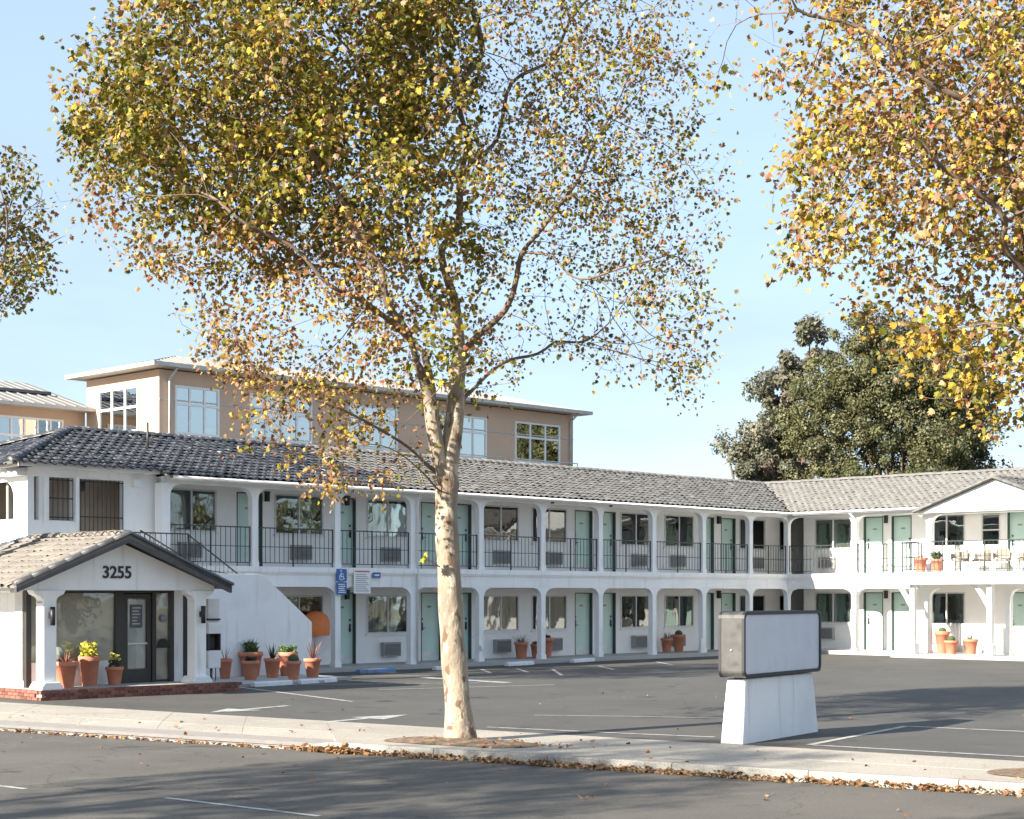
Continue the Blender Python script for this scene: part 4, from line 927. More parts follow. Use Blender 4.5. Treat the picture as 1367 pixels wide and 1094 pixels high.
chair(10.2, 0, R(10), 'wicker chair in front of the mint door at the right edge')
def table(x, y, label):
    t = thing('bistro_table', label, 'table', W(x, y, D2 + .02), ROT); MB().lathe([(.3, .68), (.3, .71)], 20).build('tabletop', 'whitepaint', t); MB().tube([(0, 0, .02), (0, 0, .68)], .025, 8).build('leg', 'iron', t); MB().lathe([(.2, 0), (.19, .02)], 16).build('base', 'iron', t)
table(7.4, -.5, 'small round white table between the first two wicker chairs'); table(9.8, -.45, 'small round white table near the right edge balcony chairs')

# cabinet by the office column
KS = thing('payphone_kiosk', 'white freestanding kiosk with dark recess standing right of the office column', 'kiosk', W(4.75, -29.33, FZ), ROT + R(90))
KS.location = W(4.75, -29.22, .07)
k = MB(); k.box(-.17, .17, -.13, .13, .42, .82); k.build('cabinet', 'whitepaint', KS, bevel=.02)
k = MB(); k.box(-.17, -.14, -.13, .13, .821, 1.2); k.box(.14, .17, -.13, .13, .821, 1.2); k.box(-.14, .14, .08, .13, .821, 1.2); k.build('recess_surround', 'darkgreyframe', KS)
k = MB(); k.prism([(-.14, 1.2), (.13, 1.2), (.13, 1.5), (-.06, 1.5), (-.14, 1.4)], 'x', -.17, .17); k.build('hood', 'whitepaint', KS)
k = MB(); k.box(-.15, .15, -.1, .12, 1.54, 1.98); k.build('light_box', 'curt_white', KS); MB().box(-.17, .17, -.12, .13, 1.501, 1.539).build('trim', 'black', KS)
MB().box(-.09, .09, -.02, .075, .86, 1.12).build('handset', 'black', KS)
k = MB(); k.tube([(.0, 0, 0), (.0, 0, .42)], .03, 8); k.tube([(.12, 0, 0), (.12, 0, .42)], .012, 8); k.build('leg', 'metal', KS)

# ------------------------------------------------------------ tan building behind
TX, TY = -14.7, 70.0
TB = thing('tan_building', 'tan stucco building with pale metal roof and large windows behind the motel', 'building', (TX, TY, 0), ROT)
# frame: x along U2 (left is -x), y along U1 away; corner at 0,0
WT = 11.55
def big_window(par, fr, x, z, w_, h, nc, tall=.62, pane='skyglass'):
    loc, rz = fr(x, z); f = MB(); t = .09
    f.box(0, w_, -.06, .06, 0, t); f.box(0, w_, -.06, .06, h - t, h); f.box(0, t, -.059, .06, t, h - t); f.box(w_ - t, w_, -.059, .06, t, h - t); f.box(t, w_ - t, -.055, .055, h * tall - .05, h * tall + .05)
    for i in range(1, nc): f.box(w_ * i / nc - .045, w_ * i / nc + .045, -.053, .053, t, h - t)
    o = f.build('window', 'whitepaint', par, loc, rz)
    for i in range(nc):
        for a, b in ((t, h * tall - .05), (h * tall + .05, h - t)): MB().box(w_ * i / nc + .045, w_ * (i + 1) / nc - .045, -.01, .0, a, b).build('pane', pane, o)
    return o
def frL(x, z): return (x, 0.0, z), 0           # street-side face (y = 0), x negative
def frR(y, z): return (0.0, y, z), R(90)        # courtyard-side face
holesL = [(-4.55, -1.5, 9.05, 11.0)]
f = MB(); rects_with_holes(-5.6, 0, 0, WT, holesL, 0, .3, f); f.build('wall', 'tanwall', TB)
RW = [(1.15, 3.9), (6.6, 4.6), (12.1, 4.4), (16.6, 4.3), (21.75, 3.05)]
holesR = []
import math as _m
def s_of(px, a=0):   # distance along the courtyard-side face for a bearing
    k_ = (px - 683.5) / 2243; return (k_ * TY - TX) / (.6977 - k_ * .7164)
RW = [(s_of(a), s_of(b) - s_of(a), nc) for a, b, nc in ((233, 292, 3), (333, 416, 4), (464, 530, 3), (575, 649, 4), (687, 747, 3))]
wz0, wz1 = 8.9, 10.95
for s0, w_, nc in RW: holesR.append((s0, s0 + w_, wz0, wz1))
f = MB(); rects_with_holes(0.3, s_of(765), 0, WT, holesR, 0, .3, f); f.build('wall', 'tanwall', TB, (0, 0, 0), R(90))
LEN = s_of(765)
big_window(TB, frL, -4.55, 9.05, 3.05, 1.95, 3, .55)
for (s0, w_, nc) in RW: big_window(TB, frR, s0, wz0, w_, wz1 - wz0, nc)
f = MB()
for s0, w_, nc in RW[1:]:
    for z in (8.75, 9.0): f.tube([(.45, s0 - .5, z), (.45, s0 + w_ + .9, z)], .03, 6)
    for q in (s0 - .5, s0 + w_ + .9): f.tube([(.0, q, 8.75), (.45, q, 8.75), (.45, q, 9.0)], .03, 6)
f.build('window_rail', 'alu', TB)
f = MB(); f.box(.0, .03, .0, LEN, 10.28, 10.34); f.build('string_course', 'offwhite', TB)
f = MB(); f.box(-9, -5.7, 14, 14.3, 0, WT - .9); f.box(-5.6, -.3, LEN - .3, LEN, 0, WT); f.build('end_wall', 'tanwall', TB)
f = MB(); f.box(-5.6, -.35, .4, LEN - .4, 8.0, 8.1); f.box(-5.6, -5.4, .4, LEN - .4, 0, WT); f.box(-3.2, -3.1, .4, LEN - .4, 8.1, WT); f.build('inner_floor', 'interior', TB)
# eaves, gutter, hipped metal roof with standing seams
OV = .6; WZ = WT + .05; DEP = 5.6
f = MB(); f.box(-DEP - OV, OV, -OV, LEN + OV, WZ, WZ + .1); f.build('soffit', 'offwhite', TB)
f = MB(); f.box(OV, OV + .14, -OV - .14, LEN + OV + .14, WZ - .0, WZ + .17); f.box(-DEP - OV, OV, -OV - .14, -OV, WZ - .0, WZ + .17); f.box(-DEP, OV, LEN + OV, LEN + OV + .14, WZ - .0, WZ + .17); f.build('gutter', 'offwhite', TB)
hx = -(DEP - 0) / 2; rh = WZ + .15 + .26 * (OV - hx)
f = MB(); A = (OV, -OV, WZ + .15); B = (OV, LEN + OV, WZ + .15); C_ = (-DEP - OV, LEN + OV, WZ + .15); D_ = (-DEP - OV, -OV, WZ + .15); r0 = (hx, -OV + (OV - hx), rh); r1 = (hx, LEN + OV - (OV - hx), rh)
f.add([A, B, C_, D_, r0, r1], [(0, 1, 5, 4), (1, 2, 5), (2, 3, 4, 5), (3, 0, 4)]); f.build('roof', 'tanroof', TB)
f = MB(); s = -OV + .3
while s < LEN + OV - .2:
    top = min(OV - hx, s + OV, LEN + OV - s)
    f.tube([(OV, s, WZ + .17), (OV - top, s, WZ + .17 + .26 * top)], .03, 4, smooth=False); s += .5
x = OV - .4
while x > -DEP - OV + .3:
    top = min(OV - x, x + DEP + OV); f.tube([(x, -OV, WZ + .17), (x, -OV + top, WZ + .17 + .26 * top)], .03, 4, smooth=False); x -= .5
f.build('roof_seam', 'tanroof', TB)
f = MB(); f.tube([(OV, .5, WZ), (.15, .42, WZ - .45), (.12, .42, 5)], .06, 8); f.build('downspout', 'offwhite', TB); f = MB(); f.tube([(OV, LEN - .25, WZ), (.12, LEN - .3, WZ - .4), (.12, LEN - .3, 5)], .06, 8); f.build('downspout', 'offwhite', TB)
# lower left wing of the tan building
LY = 4.4; WL = 10.15
LW = thing('tan_annex', 'lower tan wing with sloped metal roof left of the tall tan block', 'building', W(0, 0), ROT)
LW.location = (TX, TY, 0)
def sx_of(px, xq):   # y along the face x = xq
    k_ = (px - 683.5) / 2243; bx, by = TX + xq * .7164, TY - xq * .6977; return (k_ * by - bx) / (.6977 - k_ * .7164)
XQ = -5.7
y0_, y1_ = sx_of(-60, XQ), 0.0; ya, yb = sx_of(-40, XQ), sx_of(84, XQ)
f = MB(); rects_with_holes(y0_, -.02, 0, WL, [(ya, yb, 8.1, 9.75)], 0, .3, f); f.build('wall', 'tanwall', LW, (XQ, 0, 0), R(90))
big_window(LW, lambda y, z: ((XQ, y, z), R(90)), ya, 8.1, yb - ya, 1.65, 7, .5)
f = MB(); f.box(XQ, XQ + .85, y0_, -.0, WL - .02, WL + .12); f.build('gutter', 'offwhite', LW)
f = MB(); f.prism([(XQ + .8, WL + .12), (XQ - 5, WL + 1.75), (XQ - 5, WL + 1.6), (XQ + .8, WL + .0)], 'y', y0_, -.0); f.build('roof', 'tanroof', LW)
f = MB(); s = y0_ + .2
while s < -.1: f.tube([(XQ + .82, s, WL + .14), (XQ - 5, s, WL + 1.77)], .03, 4, smooth=False); s += .5
f.build('roof_seam', 'tanroof', LW)
f = MB(); f.box(XQ - 4, XQ - 3.9, y0_, 0, 7, WL); f.build('inner_wall', 'interior', LW)
f = MB(); f.box(XQ - 3.3, XQ - 1.6, y0_ + 2.6, y0_ + 5.4, WL + .86, WL + .99); o = f.build('solar_panel', 'plaque', LW); 

# ------------------------------------------------------------ trees
def leaf_shape(s):
    P = [(0, 0), (.28, .05), (.5, .32), (.3, .42), (.34, .72), (.12, .66), (0, 1.0), (-.12, .66), (-.34, .72), (-.3, .42), (-.5, .32), (-.28, .05)]
    return [(x * s, y * s) for x, y in P]
LEAFP = leaf_shape(1)
def colour_mesh(o, cols, loops_per):
    me = o.data; ca = me.color_attributes.new('leaf_colour', 'FLOAT_COLOR', 'CORNER')
    import array
    buf = array.array('f')
    for c in cols: buf.extend((c[0], c[1], c[2], 1.0) * loops_per)
    ca.data.foreach_set('color', buf)
def add_leaf(V, F, p, u, n, s, fold):
    # u: along the leaf, n: leaf normal
    q = u.cross(n); b = len(V)
    for x, y in LEAFP: V.append(tuple(p + u * (y * s) + q * (x * s) + n * (-abs(x) * fold * s + .18 * s * y * y * -1)))
    F.append((b, b + 1, b + 2, b + 3, b + 4, b + 5, b + 6)); F.append((b, b + 6, b + 7, b + 8, b + 9, b + 10, b + 11))
def grow(blobs, skeleton, seed, natt, di=1.3, dk=.22, step=.19, iters=95):
    """space colonisation. blobs: (x,y,z,rx,ry,rz,weight); skeleton: list of polylines [(x,y,z)...]; returns nodes, parents"""
    r = random.Random(seed); att = []
    tot = sum(b[6] * b[3] * b[4] * b[5] for b in blobs)
    for b in blobs:
        for i in range(int(natt * b[6] * b[3] * b[4] * b[5] / tot)):
            while True:
                v = Vector((r.uniform(-1, 1), r.uniform(-1, 1), r.uniform(-1, 1)))
                if v.length < 1: break
            att.append(Vector((b[0] + v.x * b[3], b[1] + v.y * b[4], b[2] + v.z * b[5])))
    nodes = []; par = []
    idx = {}
    for pl in skeleton:
        pts = [Vector(p) for p in pl]; prev = None
        # nearest existing node as start
        if nodes: prev = min(range(len(nodes)), key=lambda i: (nodes[i] - pts[0]).length)
        else: nodes.append(pts[0]); par.append(-1); prev = 0
        L0 = 0
        for a, b in zip(pts[:-1], pts[1:]):
            n = max(1, int((b - a).length / step))
            for k in range(1, n + 1):
                L0 += step; q = a.lerp(b, k / n); am = min(.16, max(0, q.z - 4.6) * .09) if pl is not skeleton[0] or q.z > 5 else 0
                q += Vector((noise.noise(q * 1.3 + Vector((seed, 0, 0))), noise.noise(q * 1.3 + Vector((0, seed, 0))), noise.noise(q * 1.3 + Vector((0, 0, seed))))) * am * 2.2
                nodes.append(q); par.append(prev); prev = len(nodes) - 1
    alive = list(att); children_dirs = {}
    for it in range(iters):
        kd = kdtree.KDTree(len(nodes))
        for i, p in enumerate(nodes): kd.insert(p, i)
        kd.balance(); pull = {}; left = []
        for a in alive:
            co, i, d = kd.find(a)
            if d < dk: continue
            left.append(a)
            if d < di: pull.setdefault(i, Vector((0, 0, 0))); pull[i] += (a - co).normalized()
        alive = left; 
        if not pull: 
            di *= 1.4
            if di > 6: break
            continue
        for i, v in pull.items():
            d = v.normalized() + Vector((r.gauss(0, .16), r.gauss(0, .16), r.gauss(0, .16))); 
            if par[i] >= 0: d += (nodes[i] - nodes[par[i]]).normalized() * .35
            p = nodes[i] + d.normalized() * step
            nodes.append(p); par.append(i)
        if len(alive) < 20: break
    return nodes, par
def tree_meshes(nodes, par, r_tip, expo, rmax, sides_big=9):
    n = len(nodes); ch = [[] for _ in range(n)]
    for i, p in enumerate(par):
        if p >= 0: ch[p].append(i)
    acc = [0.0] * n; order = sorted(range(n), key=lambda i: -i)
    for i in order:
        if not ch[i]: acc[i] = r_tip ** expo
        if par[i] >= 0: acc[par[i]] += acc[i]
    rad = [min(rmax, a ** (1 / expo)) for a in acc]
    return ch, rad
def build_tree(root, nodes, par, rads, ch, barkm, trunk_obj_name='trunk', limb=.085):
    mb = MB(); mt = MB()
    stack = [(None, 0)]
    while stack:
        pre, i = stack.pop(); chain = [i] if pre is None else [pre, i]
        while ch[i]:
            c = sorted(ch[i], key=lambda k: -rads[k]); 
            for k in c[1:]: stack.append((i, k))
            i = c[0]; chain.append(i)
        if len(chain) < 2: continue
        R0 = rads[chain[1]] if pre is not None else rads[chain[0]]
        rr = [min(rads[k], R0 * 1.15) if j == 0 and pre is not None else rads[k] for j, k in enumerate(chain)]
        # smooth
        pts = [nodes[k].copy() for k in chain]
        for _ in range(2):
            q = [p.copy() for p in pts]
            for j in range(1, len(pts) - 1): pts[j] = (q[j - 1] + q[j] * 2 + q[j + 1]) / 4
        ns = 12 if R0 > .08 else 7 if R0 > .03 else 4 if R0 > .012 else 3
        if R0 < .012 and len(pts) > 3: pts = pts[::2] + ([pts[-1]] if len(pts) % 2 == 0 else []); rr = rr[::2] + ([rr[-1]] if len(rr) % 2 == 0 else [])
        cut = 0
        if R0 > limb:
            cut = next((j for j in range(len(rr)) if rr[j] < limb), len(rr) - 1)
            if cut >= 1: mt.tube(pts[:cut + 1], rr[:cut + 1], ns, cap=False)
        if cut < len(pts) - 1: mb.tube(pts[cut:], rr[cut:], min(ns, 6), cap=False)
    mb.build('branches', 'twigbark', root)
    return mt.build(trunk_obj_name, barkm, root)
def foliage(root, nodes, rads, ch, par, seed, per, smin, smax, colf, dens, thr=.011, name='crown', hang=.5, spread=.13):
    r = random.Random(seed); V = []; F = []; cols = []
    for i, p in enumerate(nodes):
        if rads[i] > thr or par[i] < 0: continue
        k = per * dens(p) * (1.6 if not ch[i] else 1); m = int(k) + (r.random() < k - int(k))
        tw = (p - nodes[par[i]]).normalized()
        for j in range(m):
            o = Vector((r.gauss(0, 1), r.gauss(0, 1), r.gauss(0, 1))) * spread; q = p + o
            u = (o.normalized() * .7 + tw * .3 + Vector((r.gauss(0, .4), r.gauss(0, .4), r.gauss(-hang, .4)))).normalized()
            nn = Vector((r.gauss(-.25, .6), r.gauss(-.25, .6), r.gauss(.45, .6))); nn = nn - u * nn.dot(u)
            if nn.length < .05: nn = u.orthogonal()
            nn.normalize(); c, sc_, fo_ = colf(q, r); s = r.uniform(smin, smax) * sc_
            add_leaf(V, F, q, u, nn, s, fo_); cols.append(c); cols.append(tuple(x * r.uniform(.85, 1.1) for x in c))
    mb = MB(); mb.v = V; mb.f = F; mb.sm = [False] * len(F); o = mb.build(name, 'leaf', root)
    colour_mesh(o, cols, 7); return stuff(o)
GREEN = [(.14, .145, .014), (.2, .19, .018), (.09, .1, .012), (.25, .21, .022), (.16, .15, .016)]
YEL = [(.48, .33, .04), (.4, .26, .03), (.52, .38, .08), (.34, .23, .03)]
TAN = [(.4, .25, .12), (.3, .18, .08), (.46, .31, .16), (.22, .11, .045), (.34, .18, .08)]
RED = [(.3, .1, .04), (.36, .14, .05)]
def pick(r, wg, wy, wt, wr):
    t = r.random() * (wg + wy + wt + wr)
    L = GREEN if t < wg else YEL if t < wg + wy else TAN if t < wg + wy + wt else RED
    c = r.choice(L); k = r.uniform(.6, 1.2); return tuple(x * k for x in c)

# main sycamore; crown described in metres from the trunk foot: (x, z, rx, rz, weight, kind)
U = .01097
def blob_list(L, cx, wid, dmax, seed, base_z=990, foot=612, u=U):
    r = random.Random(seed); out = []
    for px, py, rx, rz, wt in L:
        x = (px - foot) * u; z = (base_z - py) * u; q = max(0, 1 - (abs(px - cx) / wid) ** 2) ** .5; dy = dmax * q
        ry = max(.9, dy * .95); out.append((x, r.uniform(-.15, .15), z, rx * u, ry, rz * u, wt / ry * 1.8))
    return out
BL = [(290, 150, 205, 165, 1.25), (180, 170, 100, 130, 1.0), (430, 60, 210, 150, 1.35), (420, 250, 150, 120, 1.1), (290, 320, 125, 70, .85), (150, 90, 55, 40, .8), (115, 300, 45, 30, .45),
      (520, 330, 110, 110, 1.1), (640, 110, 160, 160, 1.0), (800, 110, 150, 150, .85), (620, -110, 330, 110, .9), (300, -60, 150, 80, 1.0), (700, 270, 140, 110, .85), (860, 290, 110, 90, .9),
      (850, 420, 115, 90, .9), (650, 430, 80, 60, .35), (560, 450, 90, 70, .6), (400, 480, 140, 60, .75), (400, 560, 110, 55, .6), (460, 635, 80, 40, .55), (300, 440, 70, 40, .6), (930, 240, 45, 35, .35), (905, 500, 60, 35, .35),
      (560, 540, 70, 60, .35), (670, 490, 50, 40, .35)]
blobs = blob_list(BL, 530, 470, 3.2, 5)
def sk(*pts): return [((px - 612) * U, y, (990 - py) * U) for px, py, y in pts]
SK = [sk((612, 992, 0), (607, 930, .02), (600, 850, .04), (596, 760, .03), (592, 690, .0), (594, 630, 0), (600, 590, 0), (606, 540, .05), (605, 500, .1), (604, 470, .1)),
      sk((592, 650, 0), (580, 600, -.1), (573, 550, -.25), (560, 505, -.4), (545, 465, -.6), (520, 400, -.8), (480, 320, -1.0), (430, 230, -1.2), (400, 170, -1.3)),
      sk((604, 470, .1), (640, 430, .0), (665, 385, -.2), (695, 345, -.4), (720, 310, -.5), (760, 260, -.6), (800, 170, -.7)),
      sk((695, 345, -.4), (740, 380, -.9), (790, 385, -1.2), (850, 380, -1.5)),
      sk((604, 470, .1), (596, 400, .3), (592, 320, .5), (600, 230, .6), (615, 120, .7), (625, 0, .7), (630, -120, .7)),
      sk((600, 430, .2), (570, 370, .8), (540, 290, 1.3), (510, 180, 1.8), (480, 60, 2.0)),
      sk((545, 465, -.6), (500, 440, -1.2), (440, 400, -1.7), (380, 350, -1.9), (320, 320, -1.9)),
      sk((573, 550, -.25), (560, 470, .4), (520, 420, 1.1), (450, 350, 1.6), (370, 300, 1.9)),
      sk((585, 640, 0), (545, 600, -.5), (490, 570, -1.0), (430, 545, -1.4), (370, 520, -1.4)),
      sk((588, 665, 0), (570, 640, -.5), (535, 610, -1.0), (500, 600, -1.3), (460, 620, -1.6)),
      sk((606, 540, .05), (640, 500, .6), (680, 470, 1.0), (740, 440, 1.6), (820, 420, 1.9)),
      sk((600, 230, .6), (660, 160, .3), (720, 80, 0), (780, 0, 0))]
nodes, par = grow(blobs, SK, 3, 8200, di=1.3, dk=.17, step=.15)
ch, rads = tree_meshes(nodes, par, .0038, 2.1, 9)
# match the real girth of the trunk and the main limbs
def girth(p, r):
    z = p.z; 
    return r
RT = rads[0]; sc_r = .19 / RT
def final_r(i):
    p = nodes[i]; r = rads[i]
    k = min(1.0, r / RT); rr = r * (1 + (sc_r - 1) * k ** .35) if sc_r > 1 else r * (1 + (sc_r - 1) * k ** .5)
    rr *= 1 - .45 * min(1, max(0, (p.z - 4.4) / 2.5))
    if p.z < 5.8 and p.x < -.55: rr *= .62
    if p.z < .7 and abs(p.x) < .4: rr *= 1 + .42 * (1 - max(p.z, 0) / .7) ** 2.2
    return rr
fr_ = [final_r(i) for i in range(len(nodes))]
# trunk column: taper explicitly below the fork
for i in range(len(nodes)):
    p = nodes[i]
    if p.z < 3.75 and abs(p.x + .1) < .35 and rads[i] > .5 * RT: fr_[i] = (.2 - .009 * p.z) * (1 + .3 * max(0, 1 - p.z / .6) ** 2) * (1 + .04 * math.sin(p.z * 7))
T1 = thing('sycamore_tree', 'large sycamore with mottled pale trunk rising from the sidewalk in the centre', 'tree', (-.75, 24.62, 0), 0, 'street sycamores')
TRUNK = build_tree(T1, nodes, par, fr_, ch, 'bark')
def dens1(p):
    px = p.x / U + 612; py = 990 - p.z / U; n = .75 + 1.3 * noise.noise(p * .8) + 3.3 * noise.noise(p * 1.7 + Vector((4, 4, 4)))
    d = 1.0
    if px > 600: d = .6
    if px > 720: d = .62
    if py > 420: d *= .75
    if px > 560 and py > 330: d = min(d, .6)
    if px < 560 and py < 260: d = 1.2
    return max(.04, d * n + .05)
def col1(p, r):
    px = p.x / U + 612; py = 990 - p.z / U; n = noise.noise(p * .9 + Vector((3, 1, 7)))
    brown = (px < 560 and 330 < py) or (px < 180 and py > 250)
    if brown: c = pick(r, .5 + n, .9, 1.9 - n, .25); return c, r.uniform(.6, .95), r.uniform(.3, 1.0)
    if px > 640: c = pick(r, 1.2 + n, .6, 1.0, .12); return c, r.uniform(.5, .85), r.uniform(.3, 1.0)
    c = pick(r, 2.6 + 2 * n, 1.2, .6 - .5 * n, .06); return c, r.uniform(.75, 1.1), r.uniform(.1, .6)
C1 = foliage(T1, nodes, fr_, ch, par, 9, 5.8, .062, .12, col1, dens1, thr=.0075, spread=.12)
print('main tree nodes', len(nodes), 'leaves', len(C1.data.polygons) // 2)
# small twig shoot with a few yellow leaves on the lower trunk
f = MB(); f.tube([(-.3, -.2, 2.55), (-.4, -.3, 2.62), (-.52, -.35, 2.68)], [.012, .008, .004], 5); f.tube([(-.28, -.18, 3.75), (-.5, -.3, 3.7), (-.6, -.3, 3.95), (-.45, -.3, 4.2), (-.3, -.25, 4.35)], [.01, .009, .008, .006, .004], 5); f.tube([(-.32, -.18, 3.75), (-.36, -.25, 4.0), (-.42, -.28, 4.25)], [.01, .007, .004], 5)
f.build('shoot', 'bark', T1)
V = []; F_ = []; cl = []
rr = random.Random(2)
for q in ((-.52, -.35, 2.68), (-.48, -.33, 2.66), (-.55, -.36, 2.66), (-.3, -.25, 4.33), (-.42, -.28, 4.22)):
    u = Vector((rr.uniform(-1, .2), -.4, rr.uniform(-.3, .4))).normalized(); n_ = Vector((-.3, -1, .6)); n_ = (n_ - u * n_.dot(u)).normalized(); add_leaf(V, F_, Vector(q), u, n_, .13, .2); cl += [(.35, .36, .05)] * 2
mb = MB(); mb.v = V; mb.f = F_; mb.sm = [False] * len(F_); o = mb.build('shoot_leaf', 'leaf', T1); colour_mesh(o, cl, 7); stuff(o)

# right hand sycamore, trunk just outside the picture
U3 = 19.6 / 2243
BL2 = [(1200, 150, 150, 110, 1.2), (1330, 90, 130, 130, 1.3), (1110, 230, 85, 80, 1.1), (1085, 320, 45, 38, 1.3), (1250, 300, 110, 80, .95), (1320, 380, 70, 80, .7), (1310, 460, 75, 60, 1.2), (1230, 460, 45, 30, .9), (1290, 510, 55, 35, .9), (1190, 390, 40, 40, .35), (1050, 60, 95, 55, .55), (965, 85, 45, 40, .35), (950, 20, 40, 40, .4),
       (1480, 150, 170, 260, 1.0), (1450, 420, 90, 100, 1.0), (1300, -60, 300, 90, .9), (1600, 200, 160, 200, .8), (1370, 240, 80, 80, 1.2), (1340, 560, 40, 25, .5)]
blobs2 = blob_list(BL2, 1400, 480, 3.3, 6, 1040, 1445, U3)
def sk3(*pts): return [((px - 1445) * U3, y, (1040 - py) * U3) for px, py, y in pts]
SK2 = [sk3((1445, 1042, 0), (1445, 900, 0), (1440, 750, 0), (1435, 620, 0), (1420, 560, 0), (1400, 470, 0), (1380, 380, 0), (1350, 220, -.1), (1325, 60, -.2), (1310, -60, -.3)),
       sk3((1435, 620, 0), (1480, 450, .3), (1530, 250, .4), (1560, 100, .4)), sk3((1350, 220, -.1), (1280, 150, -.5), (1200, 100, -.8), (1100, 60, -.9), (1010, 60, -.8)),
       sk3((1400, 470, 0), (1350, 380, -.8), (1270, 290, -1.4), (1180, 230, -1.6), (1120, 220, -1.6)), sk3((1420, 560, 0), (1390, 500, -.6), (1340, 470, -1.1), (1280, 460, -1.4)), sk3((1380, 380, 0), (1390, 280, 1.0), (1330, 160, 1.5), (1250, 60, 1.7))]
nodes2, par2 = grow(blobs2, SK2, 13, 3400, di=1.4, dk=.19, step=.16)
ch2, rads2 = tree_meshes(nodes2, par2, .0036, 2.15, 9)
k2 = .22 / rads2[0]; f2 = [r * (1 + (k2 - 1) * min(1, r / rads2[0]) ** .4) * (1 - .4 * min(1, max(0, (nodes2[i].z - 4) / 2))) for i, r in enumerate(rads2)]
T2 = thing('sycamore_tree', 'yellow and brown leaved sycamore overhanging the right edge of the picture', 'tree', (6.66, 19.6, 0), 0, 'street sycamores')
build_tree(T2, nodes2, par2, f2, ch2, 'bark')
def dens2(p):
    px = p.x / U3 + 1445; py = 1040 - p.z / U3; n = .8 + 1.2 * noise.noise(p * .9 + Vector((5, 5, 5))) + 2.4 * noise.noise(p * 2.0); d = 1.2
    if px < 1050: d = .55
    return max(.04, d * n + .05)
def col2(p, r):
    py = 1040 - p.z / U3; n = noise.noise(p * 1.1 + Vector((9, 2, 4)))
    if py > 400: return pick(r, .9 + n, 2.0, .7, .2), r.uniform(.8, 1.15), r.uniform(.1, .5)
    return pick(r, .8 + 1.6 * n, 1.4, 1.6 - n, .25), r.uniform(.65, 1.05), r.uniform(.2, .9)
C2 = foliage(T2, nodes2, f2, ch2, par2, 19, 6.0, .06, .115, col2, dens2, thr=.0075, spread=.12)
print('right tree nodes', len(nodes2), 'leaves', len(C2.data.polygons) // 2)

# sparser sycamore beyond the left edge, reused for the one across the street that throws its shade on the road
SP = [(0, 0, 9.4, 3.6, 3.6, 1.9, 1), (1.6, 0, 10, 2.8, 2.6, 1.8, 1), (0, 0, 11.2, 2.4, 2.4, 1.4, .8), (2.7, -.4, 8.9, 1.7, 2.2, 1.1, .9)]
SKL = [[(0, 0, 0), (0.05, 0, 2), (0, .1, 4), (.1, 0, 5.5), (.3, 0, 8), (.2, 0, 10)], [(0, 0, 4), (-1.4, .3, 6), (-2.6, .2, 7.5)], [(.05, 0, 4.5), (1.2, -.3, 6.2), (2.6, -.4, 7.6)], [(.1, 0, 5.5), (.6, 1.2, 7), (1, 2, 8.5)], [(.1, 0, 5.2), (-.3, -1.2, 6.8), (-.6, -2.2, 8.2)]]
nodes4, par4 = grow(SP, SKL, 23, 2200, di=1.6, dk=.26, step=.21)
ch4, rads4 = tree_meshes(nodes4, par4, .0045, 2.1, 9); k4 = .2 / rads4[0]; f4 = [r * (1 + (k4 - 1) * min(1, r / rads4[0]) ** .4) for r in rads4]
T3 = thing('sycamore_tree', 'thinly leaved sycamore at the left edge, only its outer twigs showing', 'tree', (-13.45, 35.2, .0), 0, 'street sycamores')
tr3 = build_tree(T3, nodes4, par4, f4, ch4, 'bark')
C3 = foliage(T3, nodes4, f4, ch4, par4, 29, 5.5, .09, .15, lambda p, r: (pick(r, 2.2, .6, .9, .1), r.uniform(.7, 1), r.uniform(.2, .8)), lambda p: max(.0, .75 + 5 * noise.noise(p * 1.0) + 1.5 * noise.noise(p * 2)), thr=.009, spread=.13)
T3.rotation_euler.z = R(-20)
def copy_tree(src, loc, rz, s, label):
    r = src.copy(); COL.objects.link(r); r.location = loc; r.rotation_euler.z = rz; r.scale = (s, s, s); r['label'] = label
    for c in src.children: d = c.copy(); COL.objects.link(d); d.parent = r
    return r
copy_tree(T3, (-17.2, 7.4, 0), R(70), 1.0, 'sycamore across the street whose shade falls on the road')
copy_tree(T3, (-8.6, 2.6, 0), R(200), 1.0, 'second sycamore across the street nearer the viewer')

